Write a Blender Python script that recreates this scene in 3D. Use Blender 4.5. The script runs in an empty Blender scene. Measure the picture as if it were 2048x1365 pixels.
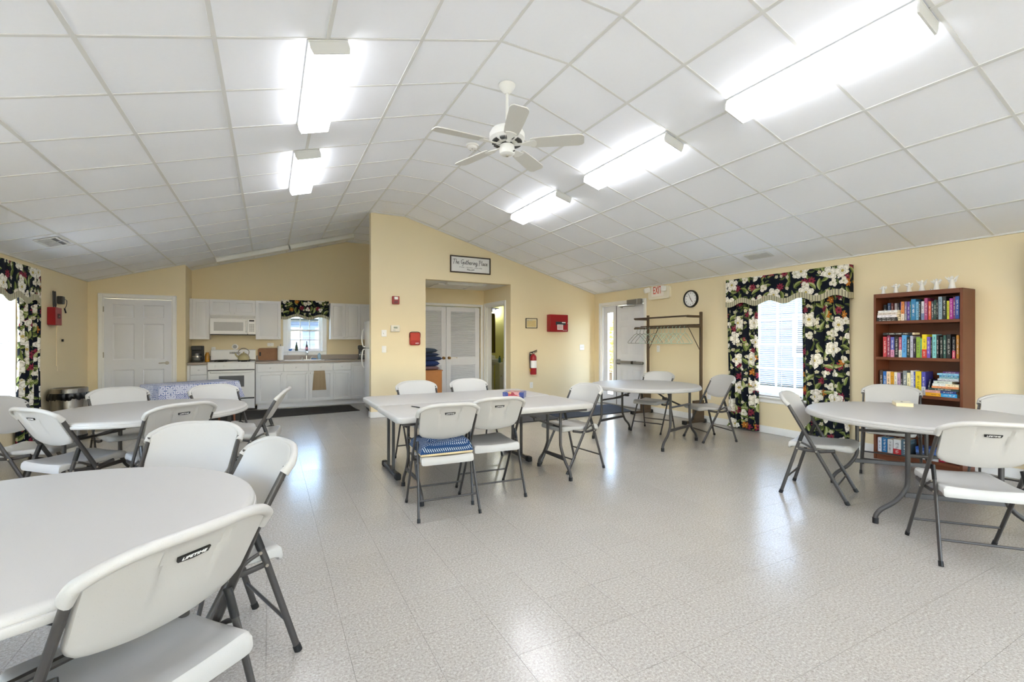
import bpy, bmesh, math, random
from mathutils import Vector, Matrix, noise
random.seed(7)
C = bpy.context.scene.collection
SC = bpy.context.scene
PI = math.pi
H = 1.29                                  # eye height of the camera

# ------------------------------------------------------------------ camera
cam = bpy.data.cameras.new('camera')
cam_o = bpy.data.objects.new('camera', cam)
C.objects.link(cam_o)
cam.sensor_width = 36
cam.lens = 924.54 / 2048 * 36
cam.shift_y = 1.36 / 2048
cam.clip_start = 0.05
cam.clip_end = 400
cam_o.location = (0, 0, H)
cam_o.rotation_euler = (PI / 2, 0, -0.4834)
SC.camera = cam_o

# ------------------------------------------------------------------ sky and exposure
LAMP = 4.0                               # radiance of the fluorescent lenses
world = bpy.data.worlds.new('sky'); SC.world = world
world.use_nodes = True
wt = world.node_tree; wt.nodes.clear()
sky = wt.nodes.new('ShaderNodeTexSky')
sky.sky_type = 'NISHITA'; sky.sun_disc = False
sky.sun_elevation = math.radians(48); sky.sun_rotation = math.radians(200)
bgn = wt.nodes.new('ShaderNodeBackground'); bgn.inputs['Strength'].default_value = 0.88
won = wt.nodes.new('ShaderNodeOutputWorld')
wt.links.new(sky.outputs[0], bgn.inputs[0]); wt.links.new(bgn.outputs[0], won.inputs[0])
sun = bpy.data.lights.new('sun', 'SUN'); sun.energy = 4.0; sun.angle = 0.01; sun.color = (1, .95, .87)
sun_o = bpy.data.objects.new('sun', sun); C.objects.link(sun_o)
sun_o.rotation_euler = (math.radians(24), math.radians(8), 0)      # high sun behind the kitchen gable: none of it falls through the windows
sun_o.location = (0, 0, 12)
vs = SC.view_settings
vs.view_transform = 'Standard'; vs.look = 'None'; vs.exposure = 2.38; vs.gamma = 1; vs.use_curve_mapping = False
SC.cycles.max_bounces = 12; SC.cycles.diffuse_bounces = 9; SC.cycles.glossy_bounces = 4
SC.cycles.transparent_max_bounces = 12; SC.cycles.sample_clamp_indirect = 6
SC.cycles.caustics_reflective = False; SC.cycles.caustics_refractive = False

# ------------------------------------------------------------------ helpers: properties and objects
def thing(name, label, cat, loc=(0, 0, 0), rotz=0.0, group=None):
    o = bpy.data.objects.new(name, None); C.objects.link(o)
    o.empty_display_size = .05
    o.location = loc; o.rotation_euler = (0, 0, rotz)
    return tag(o, label, cat, group)

def tag(o, label, cat, group=None):
    o['label'] = label; o['category'] = cat
    if group: o['group'] = group
    return o

SHARP = math.radians(38)
def mesh_of(name, bm, mats, smooth=True):
    me = bpy.data.meshes.new(name)
    bmesh.ops.recalc_face_normals(bm, faces=bm.faces)
    if smooth:
        for f in bm.faces: f.smooth = True
        for e in bm.edges:
            e.smooth = not (len(e.link_faces) == 2 and e.calc_face_angle(0) > SHARP)
    bm.to_mesh(me); bm.free()
    for m in (mats if isinstance(mats, (list, tuple)) else [mats]): me.materials.append(m)
    return me

def obj(name, bm, mats, parent=None, loc=(0, 0, 0), rot=(0, 0, 0), smooth=True):
    me = bm if isinstance(bm, bpy.types.Mesh) else mesh_of(name, bm, mats, smooth)
    o = bpy.data.objects.new(name, me); C.objects.link(o)
    o.location = loc; o.rotation_euler = rot
    if parent: o.parent = parent
    return o

def struct(name, bm, mats, parent=None, **k):
    o = obj(name, bm, mats, parent, **k)
    if parent is None: o['kind'] = 'structure'
    return o

def stuff(o): o['kind'] = 'stuff'; return o

def dup(root, loc, rotz, label=None, group=None):
    def cp(o, par):
        c = o.copy(); C.objects.link(c)
        if par: c.parent = par
        for ch in o.children: cp(ch, c)
        return c
    r = cp(root, None); r.location = loc; r.rotation_euler = (0, 0, rotz)
    if label: r['label'] = label
    if group: r['group'] = group
    return r

# ------------------------------------------------------------------ helpers: shapes
def B(): return bmesh.new()

def bx(bm, x0, x1, y0, y1, z0, z1, bev=0.0, seg=1, mi=0):
    t = bmesh.new()
    v = [t.verts.new((x, y, z)) for z in (z0, z1) for y in (y0, y1) for x in (x0, x1)]
    for q in ((0, 2, 3, 1), (4, 5, 7, 6), (0, 1, 5, 4), (2, 6, 7, 3), (0, 4, 6, 2), (1, 3, 7, 5)):
        t.faces.new([v[i] for i in q])
    if bev > 0:
        b = min(bev, .49 * min(abs(x1 - x0), abs(y1 - y0), abs(z1 - z0)))
        bmesh.ops.bevel(t, geom=list(t.edges), offset=b, segments=seg, affect='EDGES', profile=.5)
    add(bm, t, mi); return bm

def add(bm, t, mi=0, mat=None):
    mp = {}
    for v in t.verts: mp[v] = bm.verts.new(mat @ v.co if mat else v.co)
    for f in t.faces:
        try:
            g = bm.faces.new([mp[v] for v in f.verts]); g.material_index = mi if mi else f.material_index
        except ValueError: pass
    t.free()

def box(x0, x1, y0, y1, z0, z1, bev=0.0, seg=1): return bx(B(), x0, x1, y0, y1, z0, z1, bev, seg)

def loft(bm, loops, closed_ends=True, mi=0, ring=False):
    """loops: lists of points, all of one length; each loop closed."""
    L = [[bm.verts.new(p) for p in lp] for lp in loops]
    n = len(L[0]); m = len(L)
    for i in range(m if ring else m - 1):
        a, b = L[i], L[(i + 1) % m]
        for j in range(n):
            k = (j + 1) % n
            f = bm.faces.new((a[j], a[k], b[k], b[j])); f.material_index = mi
    if closed_ends and not ring:
        for lp in (L[0][::-1], L[-1]):
            f = bm.faces.new(lp); f.material_index = mi
    return bm

def tube(bm, pts, ra, rb=None, seg=8, side=None, mi=0, caps=True, ring=False):
    """sweep an ellipse along pts; ra lies along `side` (a fixed vector), rb across it; ra/rb may be lists."""
    P = [Vector(p) for p in pts]; n = len(P)
    loops = []
    prev = None
    for i, p in enumerate(P):
        if ring: d = (P[(i + 1) % n] - P[i - 1])
        else: d = (P[min(i + 1, n - 1)] - P[max(i - 1, 0)])
        d.normalize()
        if side is not None: s = Vector(side)
        elif prev is not None: s = prev
        else: s = Vector((0, 0, 1)) if abs(d.z) < .9 else Vector((1, 0, 0))
        s = (s - d * s.dot(d)).normalized(); prev = s
        t = d.cross(s)
        a = ra[i] if isinstance(ra, (list, tuple)) else ra
        b = (rb[i] if isinstance(rb, (list, tuple)) else rb) if rb is not None else a
        loops.append([p + s * (a * math.cos(2 * PI * j / seg)) + t * (b * math.sin(2 * PI * j / seg)) for j in range(seg)])
    return loft(bm, loops, caps, mi, ring)

def lathe(bm, prof, seg=24, c=(0, 0, 0), mi=0, sx=1.0, sy=1.0):
    """prof: (r, z) from bottom to top; closes at r == 0 ends."""
    rows = []
    for r, z in prof:
        if r < 1e-6: rows.append([bm.verts.new((c[0], c[1], c[2] + z))])
        else: rows.append([bm.verts.new((c[0] + sx * r * math.cos(2 * PI * j / seg), c[1] + sy * r * math.sin(2 * PI * j / seg), c[2] + z)) for j in range(seg)])
    for a, b in zip(rows, rows[1:]):
        for j in range(seg):
            k = (j + 1) % seg
            q = [a[j % len(a)], a[k % len(a)], b[k % len(b)], b[j % len(b)]]
            q = [v for i, v in enumerate(q) if v not in q[:i]]
            if len(q) > 2:
                f = bm.faces.new(q); f.material_index = mi
    a, b = rows[-1], rows[0]
    if len(a) > 2 and len(b) > 2:                 # open profile: a ring, closed on itself
        for j in range(seg):
            k = (j + 1) % seg; f = bm.faces.new((a[j], a[k], b[k], b[j])); f.material_index = mi
    else:
        for row, rev in ((b, True), (a, False)):
            if len(row) > 2:
                f = bm.faces.new(row[::-1] if rev else row); f.material_index = mi
    return bm

def prism(bm, poly, axis, a, b, mi=0):
    """extrude a 2-D polygon along axis ('x','y','z') from a to b."""
    def P(p, h):
        return {'x': (h, p[0], p[1]), 'y': (p[0], h, p[1]), 'z': (p[0], p[1], h)}[axis]
    return loft(bm, [[P(p, a) for p in poly], [P(p, b) for p in poly]], True, mi)

def ball(bm, c, r, seg=10, mi=0, sc=(1, 1, 1)):
    n = max(4, seg // 2)
    prof = [(r * math.sin(PI * i / n), -r * math.cos(PI * i / n)) for i in range(n + 1)]
    prof[0] = (0, -r); prof[-1] = (0, r)
    t = B(); lathe(t, prof, seg)
    add(bm, t, mi, Matrix.Translation(c) @ Matrix.Diagonal((*sc, 1))); return bm

def rpoly(x0, x1, y0, y1, r, n=4):
    o = []
    for cx, cy, a0 in ((x1 - r, y1 - r, 0), (x0 + r, y1 - r, PI / 2), (x0 + r, y0 + r, PI), (x1 - r, y0 + r, 1.5 * PI)):
        for i in range(n + 1):
            a = a0 + PI / 2 * i / n
            o.append((cx + r * math.cos(a), cy + r * math.sin(a)))
    return o

def smooth_path(pts, n=6):
    """Catmull-Rom through pts"""
    P = [Vector(p) for p in pts]; out = []
    for i in range(len(P) - 1):
        p0, p1, p2, p3 = P[max(i - 1, 0)], P[i], P[i + 1], P[min(i + 2, len(P) - 1)]
        for k in range(n):
            t = k / n
            out.append(.5 * ((2 * p1) + (p2 - p0) * t + (2 * p0 - 5 * p1 + 4 * p2 - p3) * t * t + (3 * p1 - p0 - 3 * p2 + p3) * t ** 3))
    out.append(P[-1]); return out

def front_panel(bm, x0, x1, z0, z1, y, t, panels, mi=0, d=.008, w1=.012, w2=.035, rise=.006):
    """slab whose face (towards -y, at y) has recessed-and-raised panels [(x0,x1,z0,z1)]"""
    xs = sorted({x0, x1, *[p[0] for p in panels], *[p[1] for p in panels]})
    zs = sorted({z0, z1, *[p[2] for p in panels], *[p[3] for p in panels]})
    V = {}
    def vt(x, yy, z):
        k = (round(x, 5), round(yy, 5), round(z, 5))
        if k not in V: V[k] = bm.verts.new((x, yy, z))
        return V[k]
    def quad(a):
        f = bm.faces.new([vt(*p) for p in a]); f.material_index = mi
    for xa, xb in zip(xs, xs[1:]):
        for za, zb in zip(zs, zs[1:]):
            cx, cz = (xa + xb) / 2, (za + zb) / 2
            if any(p[0] < cx < p[1] and p[2] < cz < p[3] for p in panels): continue
            quad([(xa, y, za), (xb, y, za), (xb, y, zb), (xa, y, zb)])
    def rect(p, i, yy): return [(p[0] + i, yy, p[2] + i), (p[1] - i, yy, p[2] + i), (p[1] - i, yy, p[3] - i), (p[0] + i, yy, p[3] - i)]
    for p in panels:
        rr = [rect(p, 0, y), rect(p, w1, y + d), rect(p, w1 * 1.6, y + d), rect(p, w2, y + d - rise)]
        # split the outer rectangle's edges at grid lines
        for a, b in zip(rr, rr[1:]):
            for k in range(4):
                l = (k + 1) % 4
                quad([a[k], a[l], b[l], b[k]])
        quad(rr[-1])
    quad([(x0, y + t, z1), (x1, y + t, z1), (x1, y + t, z0), (x0, y + t, z0)])
    for a, b in (((x0, z0), (x1, z0)), ((x1, z0), (x1, z1)), ((x1, z1), (x0, z1)), ((x0, z1), (x0, z0))):
        quad([(a[0], y, a[1]), (a[0], y + t, a[1]), (b[0], y + t, b[1]), (b[0], y, b[1])])
    return bm

def text_bm(s, size, depth=.001, shear=0.0, width=None):
    """lettering in the xz plane, centred on the origin, facing -y"""
    cu = bpy.data.curves.new('t', 'FONT'); cu.body = s; cu.size = size; cu.extrude = depth / 2; cu.shear = shear
    cu.align_x = 'CENTER'; cu.align_y = 'CENTER'; cu.resolution_u = 2
    o = bpy.data.objects.new('t', cu); C.objects.link(o)
    me = bpy.data.meshes.new_from_object(o)
    bpy.data.objects.remove(o); bpy.data.curves.remove(cu)
    bm = B(); bm.from_mesh(me); bpy.data.meshes.remove(me)
    sx = 1.0
    if width:
        xs = [v.co.x for v in bm.verts]; sx = width / (max(xs) - min(xs))
    bm.transform(Matrix(((sx, 0, 0, 0), (0, 0, -1, 0), (0, 1, 0, 0), (0, 0, 0, 1))))
    return bm

def strips(bm, segs, y0, y1, axis='y', mi=0):
    """wall of vertical strips: (a0, a1, zbot, ztop0, ztop1)"""
    for a0, a1, zb, t0, t1 in segs:
        prism(bm, [(a0, zb), (a1, zb), (a1, t1), (a0, t0)], axis, y0, y1, mi)
    return bm

def thicken(bm, t):
    bmesh.ops.recalc_face_normals(bm, faces=bm.faces); bm.normal_update()
    bmesh.ops.solidify(bm, geom=list(bm.faces), thickness=t)

def set_uv(o, fn):
    me = o.data; uv = me.uv_layers.new(name='UVMap')
    for l in me.loops: uv.data[l.index].uv = fn(me.vertices[l.vertex_index].co)

# ------------------------------------------------------------------ helpers: materials
def lin(h):
    if isinstance(h, str):
        h = h.lstrip('#'); c = [int(h[i:i + 2], 16) / 255 for i in (0, 2, 4)]
    else: c = h
    return tuple((x / 12.92 if x <= .04045 else ((x + .055) / 1.055) ** 2.4) for x in c) + (1,)

class NT:
    """small expression builder over a node tree"""
    def __init__(s, name):
        s.m = bpy.data.materials.new(name); s.m.use_nodes = True
        s.t = s.m.node_tree; s.b = s.t.nodes['Principled BSDF']
    def n(s, ty, **k):
        nd = s.t.nodes.new(ty)
        for a, v in k.items(): setattr(nd, a, v)
        return nd
    def put(s, sock, v):
        if isinstance(v, bpy.types.NodeSocket): s.t.links.new(v, sock)
        else: sock.default_value = v
    def M(s, op, a, b=0.0, c=0.0):
        nd = s.n('ShaderNodeMath', operation=op)
        for i, v in enumerate((a, b, c)): s.put(nd.inputs[i], v)
        return nd.outputs[0]
    def vm(s, op, a, b=None):
        nd = s.n('ShaderNodeVectorMath', operation=op); s.put(nd.inputs[0], a)
        if b is not None: s.put(nd.inputs[1], b)
        return nd.outputs['Value'] if op in ('LENGTH', 'DOT_PRODUCT') else nd.outputs[0]
    def mix(s, f, a, b):
        nd = s.n('ShaderNodeMix', data_type='RGBA')
        s.put(nd.inputs[0], f); s.put(nd.inputs[6], a); s.put(nd.inputs[7], b)
        return nd.outputs[2]
    def co(s, which='Object'): return s.n('ShaderNodeTexCoord').outputs[which]
    def noise(s, v, scale, detail=3, rough=.5, out=0):
        nd = s.n('ShaderNodeTexNoise'); s.put(nd.inputs['Vector'], v)
        nd.inputs['Scale'].default_value = scale; nd.inputs['Detail'].default_value = detail; nd.inputs['Roughness'].default_value = rough
        return nd.outputs[out]
    def ramp(s, f, stops):
        nd = s.n('ShaderNodeValToRGB'); s.put(nd.inputs[0], f)
        e = nd.color_ramp.elements
        while len(e) < len(stops): e.new(.5)
        for el, (p, c) in zip(e, stops): el.position = p; el.color = c
        return nd.outputs[0]
    def bump(s, h, strength, dist=.01):
        nd = s.n('ShaderNodeBump'); nd.inputs['Strength'].default_value = strength; nd.inputs['Distance'].default_value = dist
        s.put(nd.inputs['Height'], h); s.t.links.new(nd.outputs[0], s.b.inputs['Normal'])
    def set(s, **k):
        for a, v in k.items(): s.put(s.b.inputs[a.replace('_', ' ')], v)
        return s.m

def mat(name, col, rough=.5, metal=0.0, var=.06, scale=6.0, bump=0.0, bscale=60.0, spec=.5, coat=0.0):
    n = NT(name); c = lin(col); co = n.co()
    f = n.noise(co, scale)
    n.set(Base_Color=n.mix(f, tuple(x * (1 - var) for x in c[:3]) + (1,), tuple(min(1, x * (1 + var)) for x in c[:3]) + (1,)),
          Roughness=rough, Metallic=metal, Specular_IOR_Level=spec, Coat_Weight=coat)
    if bump: n.bump(n.noise(co, bscale, 2), bump, .004)
    return n.m
# ------------------------------------------------------------------ materials
m_wall = mat('cream_yellow_paint', '#e9dab6', .62, var=.015, scale=2, bump=.06, bscale=220)
m_bath = mat('lime_yellow_paint', '#d8d48a', .6, var=.015)
m_white = mat('white_gloss_paint', '#eeeeec', .38, var=.01)
m_doorw = mat('white_door_paint', '#e2e4ea', .42, var=.01)
m_tile = mat('mineral_fibre_tile', '#f6f8fc', .85, var=.012, scale=40, bump=.12, bscale=500, spec=.2)
m_bar = mat('white_grid_metal', '#dededb', .45, var=.01)
m_dark = mat('black_plastic', '#121212', .42, var=.1)
m_black = mat('near_black', '#060606', .6, var=.1)
m_grout = mat('grey_grout', '#7c7872', .6)
m_chrome = mat('polished_metal', '#d8d6d2', .16, 1.0, var=.02)
m_nickel = mat('satin_nickel', '#b5afa4', .28, 1.0, var=.03)
m_brass = mat('aged_brass', '#b08a50', .25, 1.0, var=.05)
m_steelg = mat('grey_powder_metal', '#8d8d8c', .45, .6, var=.03)
m_red = mat('red_enamel', '#98101a', .33, var=.04)
m_plate = mat('white_plastic', '#efeeea', .35, var=.01)
m_cab = mat('white_thermofoil', '#e2e3e6', .35, var=.01)

def floor_mat():
    n = NT('speckled_vinyl_tile')
    co = n.co('Object'); inf = n.n('ShaderNodeObjectInfo')
    p = n.vm('ADD', co, n.vm('MULTIPLY', inf.outputs['Location'], (1.7, 2.3, 1)))
    a = n.noise(p, 95, 3, .6); b = n.noise(p, 240, 2, .6); c = n.noise(p, 5, 2)
    f = n.M('ADD', n.M('MULTIPLY', a, .6), n.M('MULTIPLY', b, .4))
    col = n.ramp(f, [(.34, lin('#857f78')), (.47, lin('#a19b93')), (.55, lin('#ada79f')), (.68, lin('#c6c1ba'))])
    r = n.M('ADD', .965, n.M('MULTIPLY', inf.outputs['Random'], .05))
    tint = n.n('ShaderNodeMix', data_type='RGBA', blend_type='MULTIPLY'); tint.inputs[0].default_value = 1
    n.put(tint.inputs[6], col); n.put(tint.inputs[7], n.mix(r, (0, 0, 0, 1), (1, 1, 1, 1)))
    n.set(Base_Color=tint.outputs[2], Roughness=n.M('ADD', .16, n.M('MULTIPLY', c, .10)), Specular_IOR_Level=.5)
    n.bump(n.noise(co, 14, 2), .05, .004)
    return n.m
m_floor = floor_mat()

# ------------------------------------------------------------------ room dimensions
XL, XR, YB, YF = -2.63, 6.22, 8.02, -5.0        # walls of the hall (YF lies behind the camera)
YC, YK, XK = 9.91, 10.65, -1.31                 # closet wall, kitchen wall, kitchen's far corner
ZR, RL, RR, AL, AR = 3.4744, 1.4888, 2.0923, .2841, .2742
def zceil(x): return ZR - max(0, RL - x) * math.tan(AL) - max(0, x - RR) * math.tan(AR)
T = .14
RW0 = -PI / 2

# ------------------------------------------------------------------ floor
fl = struct('floor', bx(B(), XL - T, XR + T, YF - T, 11.1, -.12, -.004), m_grout)
q = .3048; ox, oy = -.012, 3.50
def on_floor(x, y):
    if not (XL < x < XR): return False
    if y < YB: return y > YF
    if x < XK: return y < YC
    if x < 2.33: return y < YK
    return 2.47 < x < 4.18 and y < 9.30
cells = []
cw, sw = math.cos(.4834), math.sin(.4834)
for i in range(-10, 24):
    for j in range(-30, 26):
        x0, y0 = ox + i * q, oy + j * q
        x1, y1 = x0 + q, y0 + q
        xm, ym = x0 + q / 2, y0 + q / 2
        if not on_floor(xm, ym):
            if not (on_floor(x0 + .03, ym) or on_floor(x1 - .03, ym) or on_floor(xm, y0 + .03) or on_floor(xm, y1 - .03)): continue
        x0, x1 = max(x0, XL), min(x1, XR); y0 = max(y0, YF)
        d = xm * sw + ym * cw; u = xm * cw - ym * sw
        seen = d > .8 and abs(u) < d * 1.14 and 924 * 1.29 / d < 720 and x1 - x0 > .3
        cells.append((0 if seen else 1, math.hypot(xm, ym), x0, x1, y0, y1))
cells.sort()
g = .0005
tile_me = mesh_of('tile', bx(B(), -q / 2 + g, q / 2 - g, -q / 2 + g, q / 2 - g, -.004, 0, .0003), m_floor)
for k in cells[:300]:
    obj('tile', tile_me, None, fl, ((k[2] + k[3]) / 2, (k[4] + k[5]) / 2, 0))
bm = B()
for k in cells[300:]: bx(bm, k[2] + g, k[3] - g, k[4] + g, k[5] - g, -.004, 0)
stuff(obj('tile_field', bm, m_floor, fl))

# ------------------------------------------------------------------ ceiling: slabs, lay-in tiles, grid
bm = B()
y0, y1 = YF - T, 11.1
up = .035
prism(bm, [(XL - T, zceil(XL - T) + up), (RL, ZR + up), (RR, ZR + up), (XR + T, zceil(XR + T) + up),
           (XR + T, zceil(XR + T) + .3), (RR, ZR + .3), (RL, ZR + .3), (XL - T, zceil(XL - T) + .3)], 'y', y0, y1)
ce = struct('ceiling', bm, m_tile)
P2 = .6102
def ylim(x):
    if x < XK: return YC
    if x < RR + .01: return YK
    if x < 2.30: return YK
    return YB
CY0 = 3.0144
e = .002
full = mesh_of('ceiling_tile', bx(B(), -P2 / 2 + e, P2 / 2 - e, -.3048 + e, .3048 - e, .006, .02, .004), m_tile)
joined = B()
def cframe(side, l):
    """centre of strip l on a slope and its tilt"""
    if side == 'M': return (RL + RR) / 2, ZR, 0.0
    if side == 'L':
        s = (l + .5) * P2; return RL - s * math.cos(AL), ZR - s * math.sin(AL), -AL
    s = (l + .5) * P2; return RR + s * math.cos(AR), ZR - s * math.sin(AR), AR
for side, cnt in (('L', 7), ('M', 1), ('R', 7)):
    for l in range(cnt):
        x, z, a = cframe(side, l)
        lim = ylim(x + (.15 if side == 'L' else -.15))
        for n_ in range(-14, 13):
            ya = CY0 + n_ * .6096; yb = ya + .6096
            if ya > lim - .02 or yb < YF: continue
            ya, yb2 = max(ya, YF), min(yb, lim)
            w = .6035 if side == 'M' else P2
            if yb2 == yb and ya > .5:
                me_ = full
                obj('ceiling_tile', me_, None, ce, (x, (ya + yb) / 2, z), (0, a, 0))
            elif ya > .5:
                obj('ceiling_tile', bx(B(), -w / 2 + e, w / 2 - e, -(yb2 - ya) / 2 + e, (yb2 - ya) / 2 - e, .006, .02, .004), m_tile, ce, (x, (ya + yb2) / 2, z), (0, a, 0))
            else:
                t = box(-w / 2 + e, w / 2 - e, -(yb2 - ya) / 2 + e, (yb2 - ya) / 2 - e, .006, .02, .004)
                add(joined, t, 0, Matrix.Translation((x, (ya + yb2) / 2, z)) @ Matrix.Rotation(a, 4, 'Y'))
stuff(obj('tile_field', joined, m_tile, ce))
gw = .012
for side, n0 in (('L', 0), ('R', 0)):
    for l in range(0, 7):
        s = l * P2
        A = AL if side == 'L' else AR
        x = RL - s * math.cos(A) if side == 'L' else RR + s * math.cos(A)
        z = ZR - s * math.sin(A)
        lim = ylim(x)
        obj('grid_runner', box(-gw, gw, YF, lim, .0, .008), m_bar, ce, (x, 0, z), (0, (-A if side == 'L' else A) * (1 if l else .5), 0))
for n_ in range(-14, 13):
    y = CY0 + n_ * .6096
    if y < YF or y > YK: continue
    xa = XL if y < YC else XK
    bm = B(); wid = 7.03 * P2 if y < YC else (RL - XK) / math.cos(AL)
    obj('cross_tee', box(-wid, 0, -gw * .8, gw * .8, .001, .008), m_bar, ce, (RL, y, ZR), (0, -AL, 0))
    obj('cross_tee', box(RL, RR, -gw * .8, gw * .8, .001, .008), m_bar, ce, (0, y, ZR))
    if y < YB:
        obj('cross_tee', box(0, 7.03 * P2, -gw * .8, gw * .8, .001, .008), m_bar, ce, (RR, y, ZR), (0, AR, 0))
# wall angles along the edges of the grid
def angle_bar(p, r, yaw_len, name='wall_angle'):
    pass
obj('wall_angle', box(XR - .022, XR, YF, YB, zceil(XR) - .004, zceil(XR) + .03), m_bar, ce)
obj('wall_angle', box(XL, XL + .022, YF, YC, zceil(XL) - .004, zceil(XL) + .03), m_bar, ce)
def gable_angle(y0, y1, xs):
    bm = B()
    for xa, xb in zip(xs, xs[1:]):
        prism(bm, [(xa, zceil(xa) - .004), (xb, zceil(xb) - .004), (xb, zceil(xb) + .01), (xa, zceil(xa) + .01)], 'y', y0, y1)
    obj('wall_angle', bm, m_bar, ce)
gable_angle(YB - .022, YB, (1.52, RR, XR - .022))
gable_angle(YC - .022, YC, (XL + .022, XK))
gable_angle(YK - .022, YK, (XK, RL, RR, 2.33))

# ------------------------------------------------------------------ walls
def wall_y(name, y0, y1, xs_holes, x0, x1, m=m_wall, top=None):
    """wall in the plane y, following the ceiling; holes (xa, xb, za, zb)"""
    top = top or (lambda x: zceil(x) + .03)
    xs = sorted({x0, x1, *[v for v in (RL, RR) if x0 < v < x1], *[h[0] for h in xs_holes], *[h[1] for h in xs_holes]})
    bm = B()
    for xa, xb in zip(xs, xs[1:]):
        hs = [h for h in xs_holes if h[0] <= xa + 1e-6 and h[1] >= xb - 1e-6]
        z = 0.0
        for h in sorted(hs, key=lambda h: h[2]):
            if h[2] > z: strips(bm, [(xa, xb, z, h[2], h[2])], y0, y1)
            z = h[3]
        strips(bm, [(xa, xb, z, top(xa), top(xb))], y0, y1)
    return struct(name, bm, m)
def wall_x(name, x0, x1, holes, y0, y1, top, m=m_wall):
    ys = sorted({y0, y1, *[h[0] for h in holes], *[h[1] for h in holes]})
    bm = B()
    for ya, yb in zip(ys, ys[1:]):
        z = 0.0
        for h in sorted([h for h in holes if h[0] <= ya + 1e-6 and h[1] >= yb - 1e-6], key=lambda h: h[2]):
            if h[2] > z: bx(bm, x0, x1, ya, yb, z, h[2])
            z = h[3]
        bx(bm, x0, x1, ya, yb, z, top)
    return struct(name, bm, m)
W1 = (3.45, 4.37, .52, 1.98); W3 = (.33, 1.25, .52, 1.98); W2 = (6.54, 7.50, .52, 1.98); W5 = (2.55, 3.51, .52, 1.98); W6 = (-1.0, -.04, .52, 1.98); W7 = (-2.80, -1.88, .52, 1.98); W8 = (-4.3, -3.34, .52, 1.98); WF = [(-1.9 + 2.0 * k, -.4 + 2.0 * k, .52, 2.1) for k in (1, 2)]; WK = (.335, 1.005, 1.08, 1.98)  # includes unseen openings added to let in more daylight
D1 = (6.52, 7.77, 0, 2.04)
wall_x('wall_right', XR, XR + T, [W1, W3, W7, D1], YF - T, YB + T, zceil(XR) + .03)
wall_x('wall_left', XL - T, XL, [W2, W5, W6, W8], YF - T, YC + T, zceil(XL) + .03)
wall_y('wall_back', YB, YB + T, [(2.47, 4.18, 0, 2.41)], 1.52, XR)
wall_y('wall_back_left', YC, YC + T, [(-2.44, -1.495, 0, 2.03)], XL, XK - T)
wall_x('wall_kitchen_left', XK - T, XK, [], YC, YK, zceil(XK - T) + .03)
wall_y('wall_kitchen', YK, YK + T, [WK], XK - T, 2.47)
wall_x('wall_kitchen_right', 2.33, 2.47, [], YB + T, YK, zceil(2.47) + .03)
wall_y('wall_front', YF - T, YF, WF, XL, XR)
wall_y('wall_closet', YC + .9, YC + 1.0, [], XL - T, XK - T)
# alcove and washroom
wall_y('wall_alcove', 9.297, 9.42, [(2.53, 4.10, 0, 2.05)], 2.47, 4.18, top=lambda x: 2.5)
wall_x('wall_alcove_right', 4.18, 4.31, [(8.285, 9.185, 0, 2.05)], YB + T, 9.42, 2.5)
struct('ceiling_alcove', box(2.47, 4.18, YB + T, 9.297, 2.41, 2.5), m_white)
struct('wall_alcove_closet', box(2.47, 4.18, 9.62, 9.7, 0, 2.5), m_white)
wall_y('wall_washroom', 10.9, 11.0, [], 4.31, 6.2, m_bath, top=lambda x: 2.5)
wall_x('wall_washroom_left', 4.21, 4.31, [], 9.42, 11.0, 2.5, m_bath)
wall_x('wall_washroom_right', 6.1, 6.2, [], YB + T, 10.9, 2.5, m_bath)
struct('ceiling_washroom', box(4.31, 6.2, YB + T, 10.9, 2.44, 2.5), m_white)
# corner bead of the kitchen end wall, baseboards
def base(name, parts):
    bm = B()
    for p in parts: bx(bm, *p, 0, .10, .004)
    return struct(name, bm, m_white)
b = .014
base('baseboard_right', [(XR - b, XR, YF, 6.46), (XR - b, XR, 7.83, YB - b)])
base('baseboard_back', [(1.52 - b, 2.47, YB - b, YB), (4.18, XR, YB - b, YB), (1.52 - b, 1.52, YB, YB + T)])
base('baseboard_left', [(XL, XL + b, YF, YC)])
base('baseboard_back_left', [(XL + b, -2.51, YC - b, YC), (-1.43, XK, YC - b, YC)])
base('baseboard_alcove', [(4.18 - b, 4.18, YB + T, 8.21), (4.18 - b, 4.18, 9.262, 9.297)])

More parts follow.
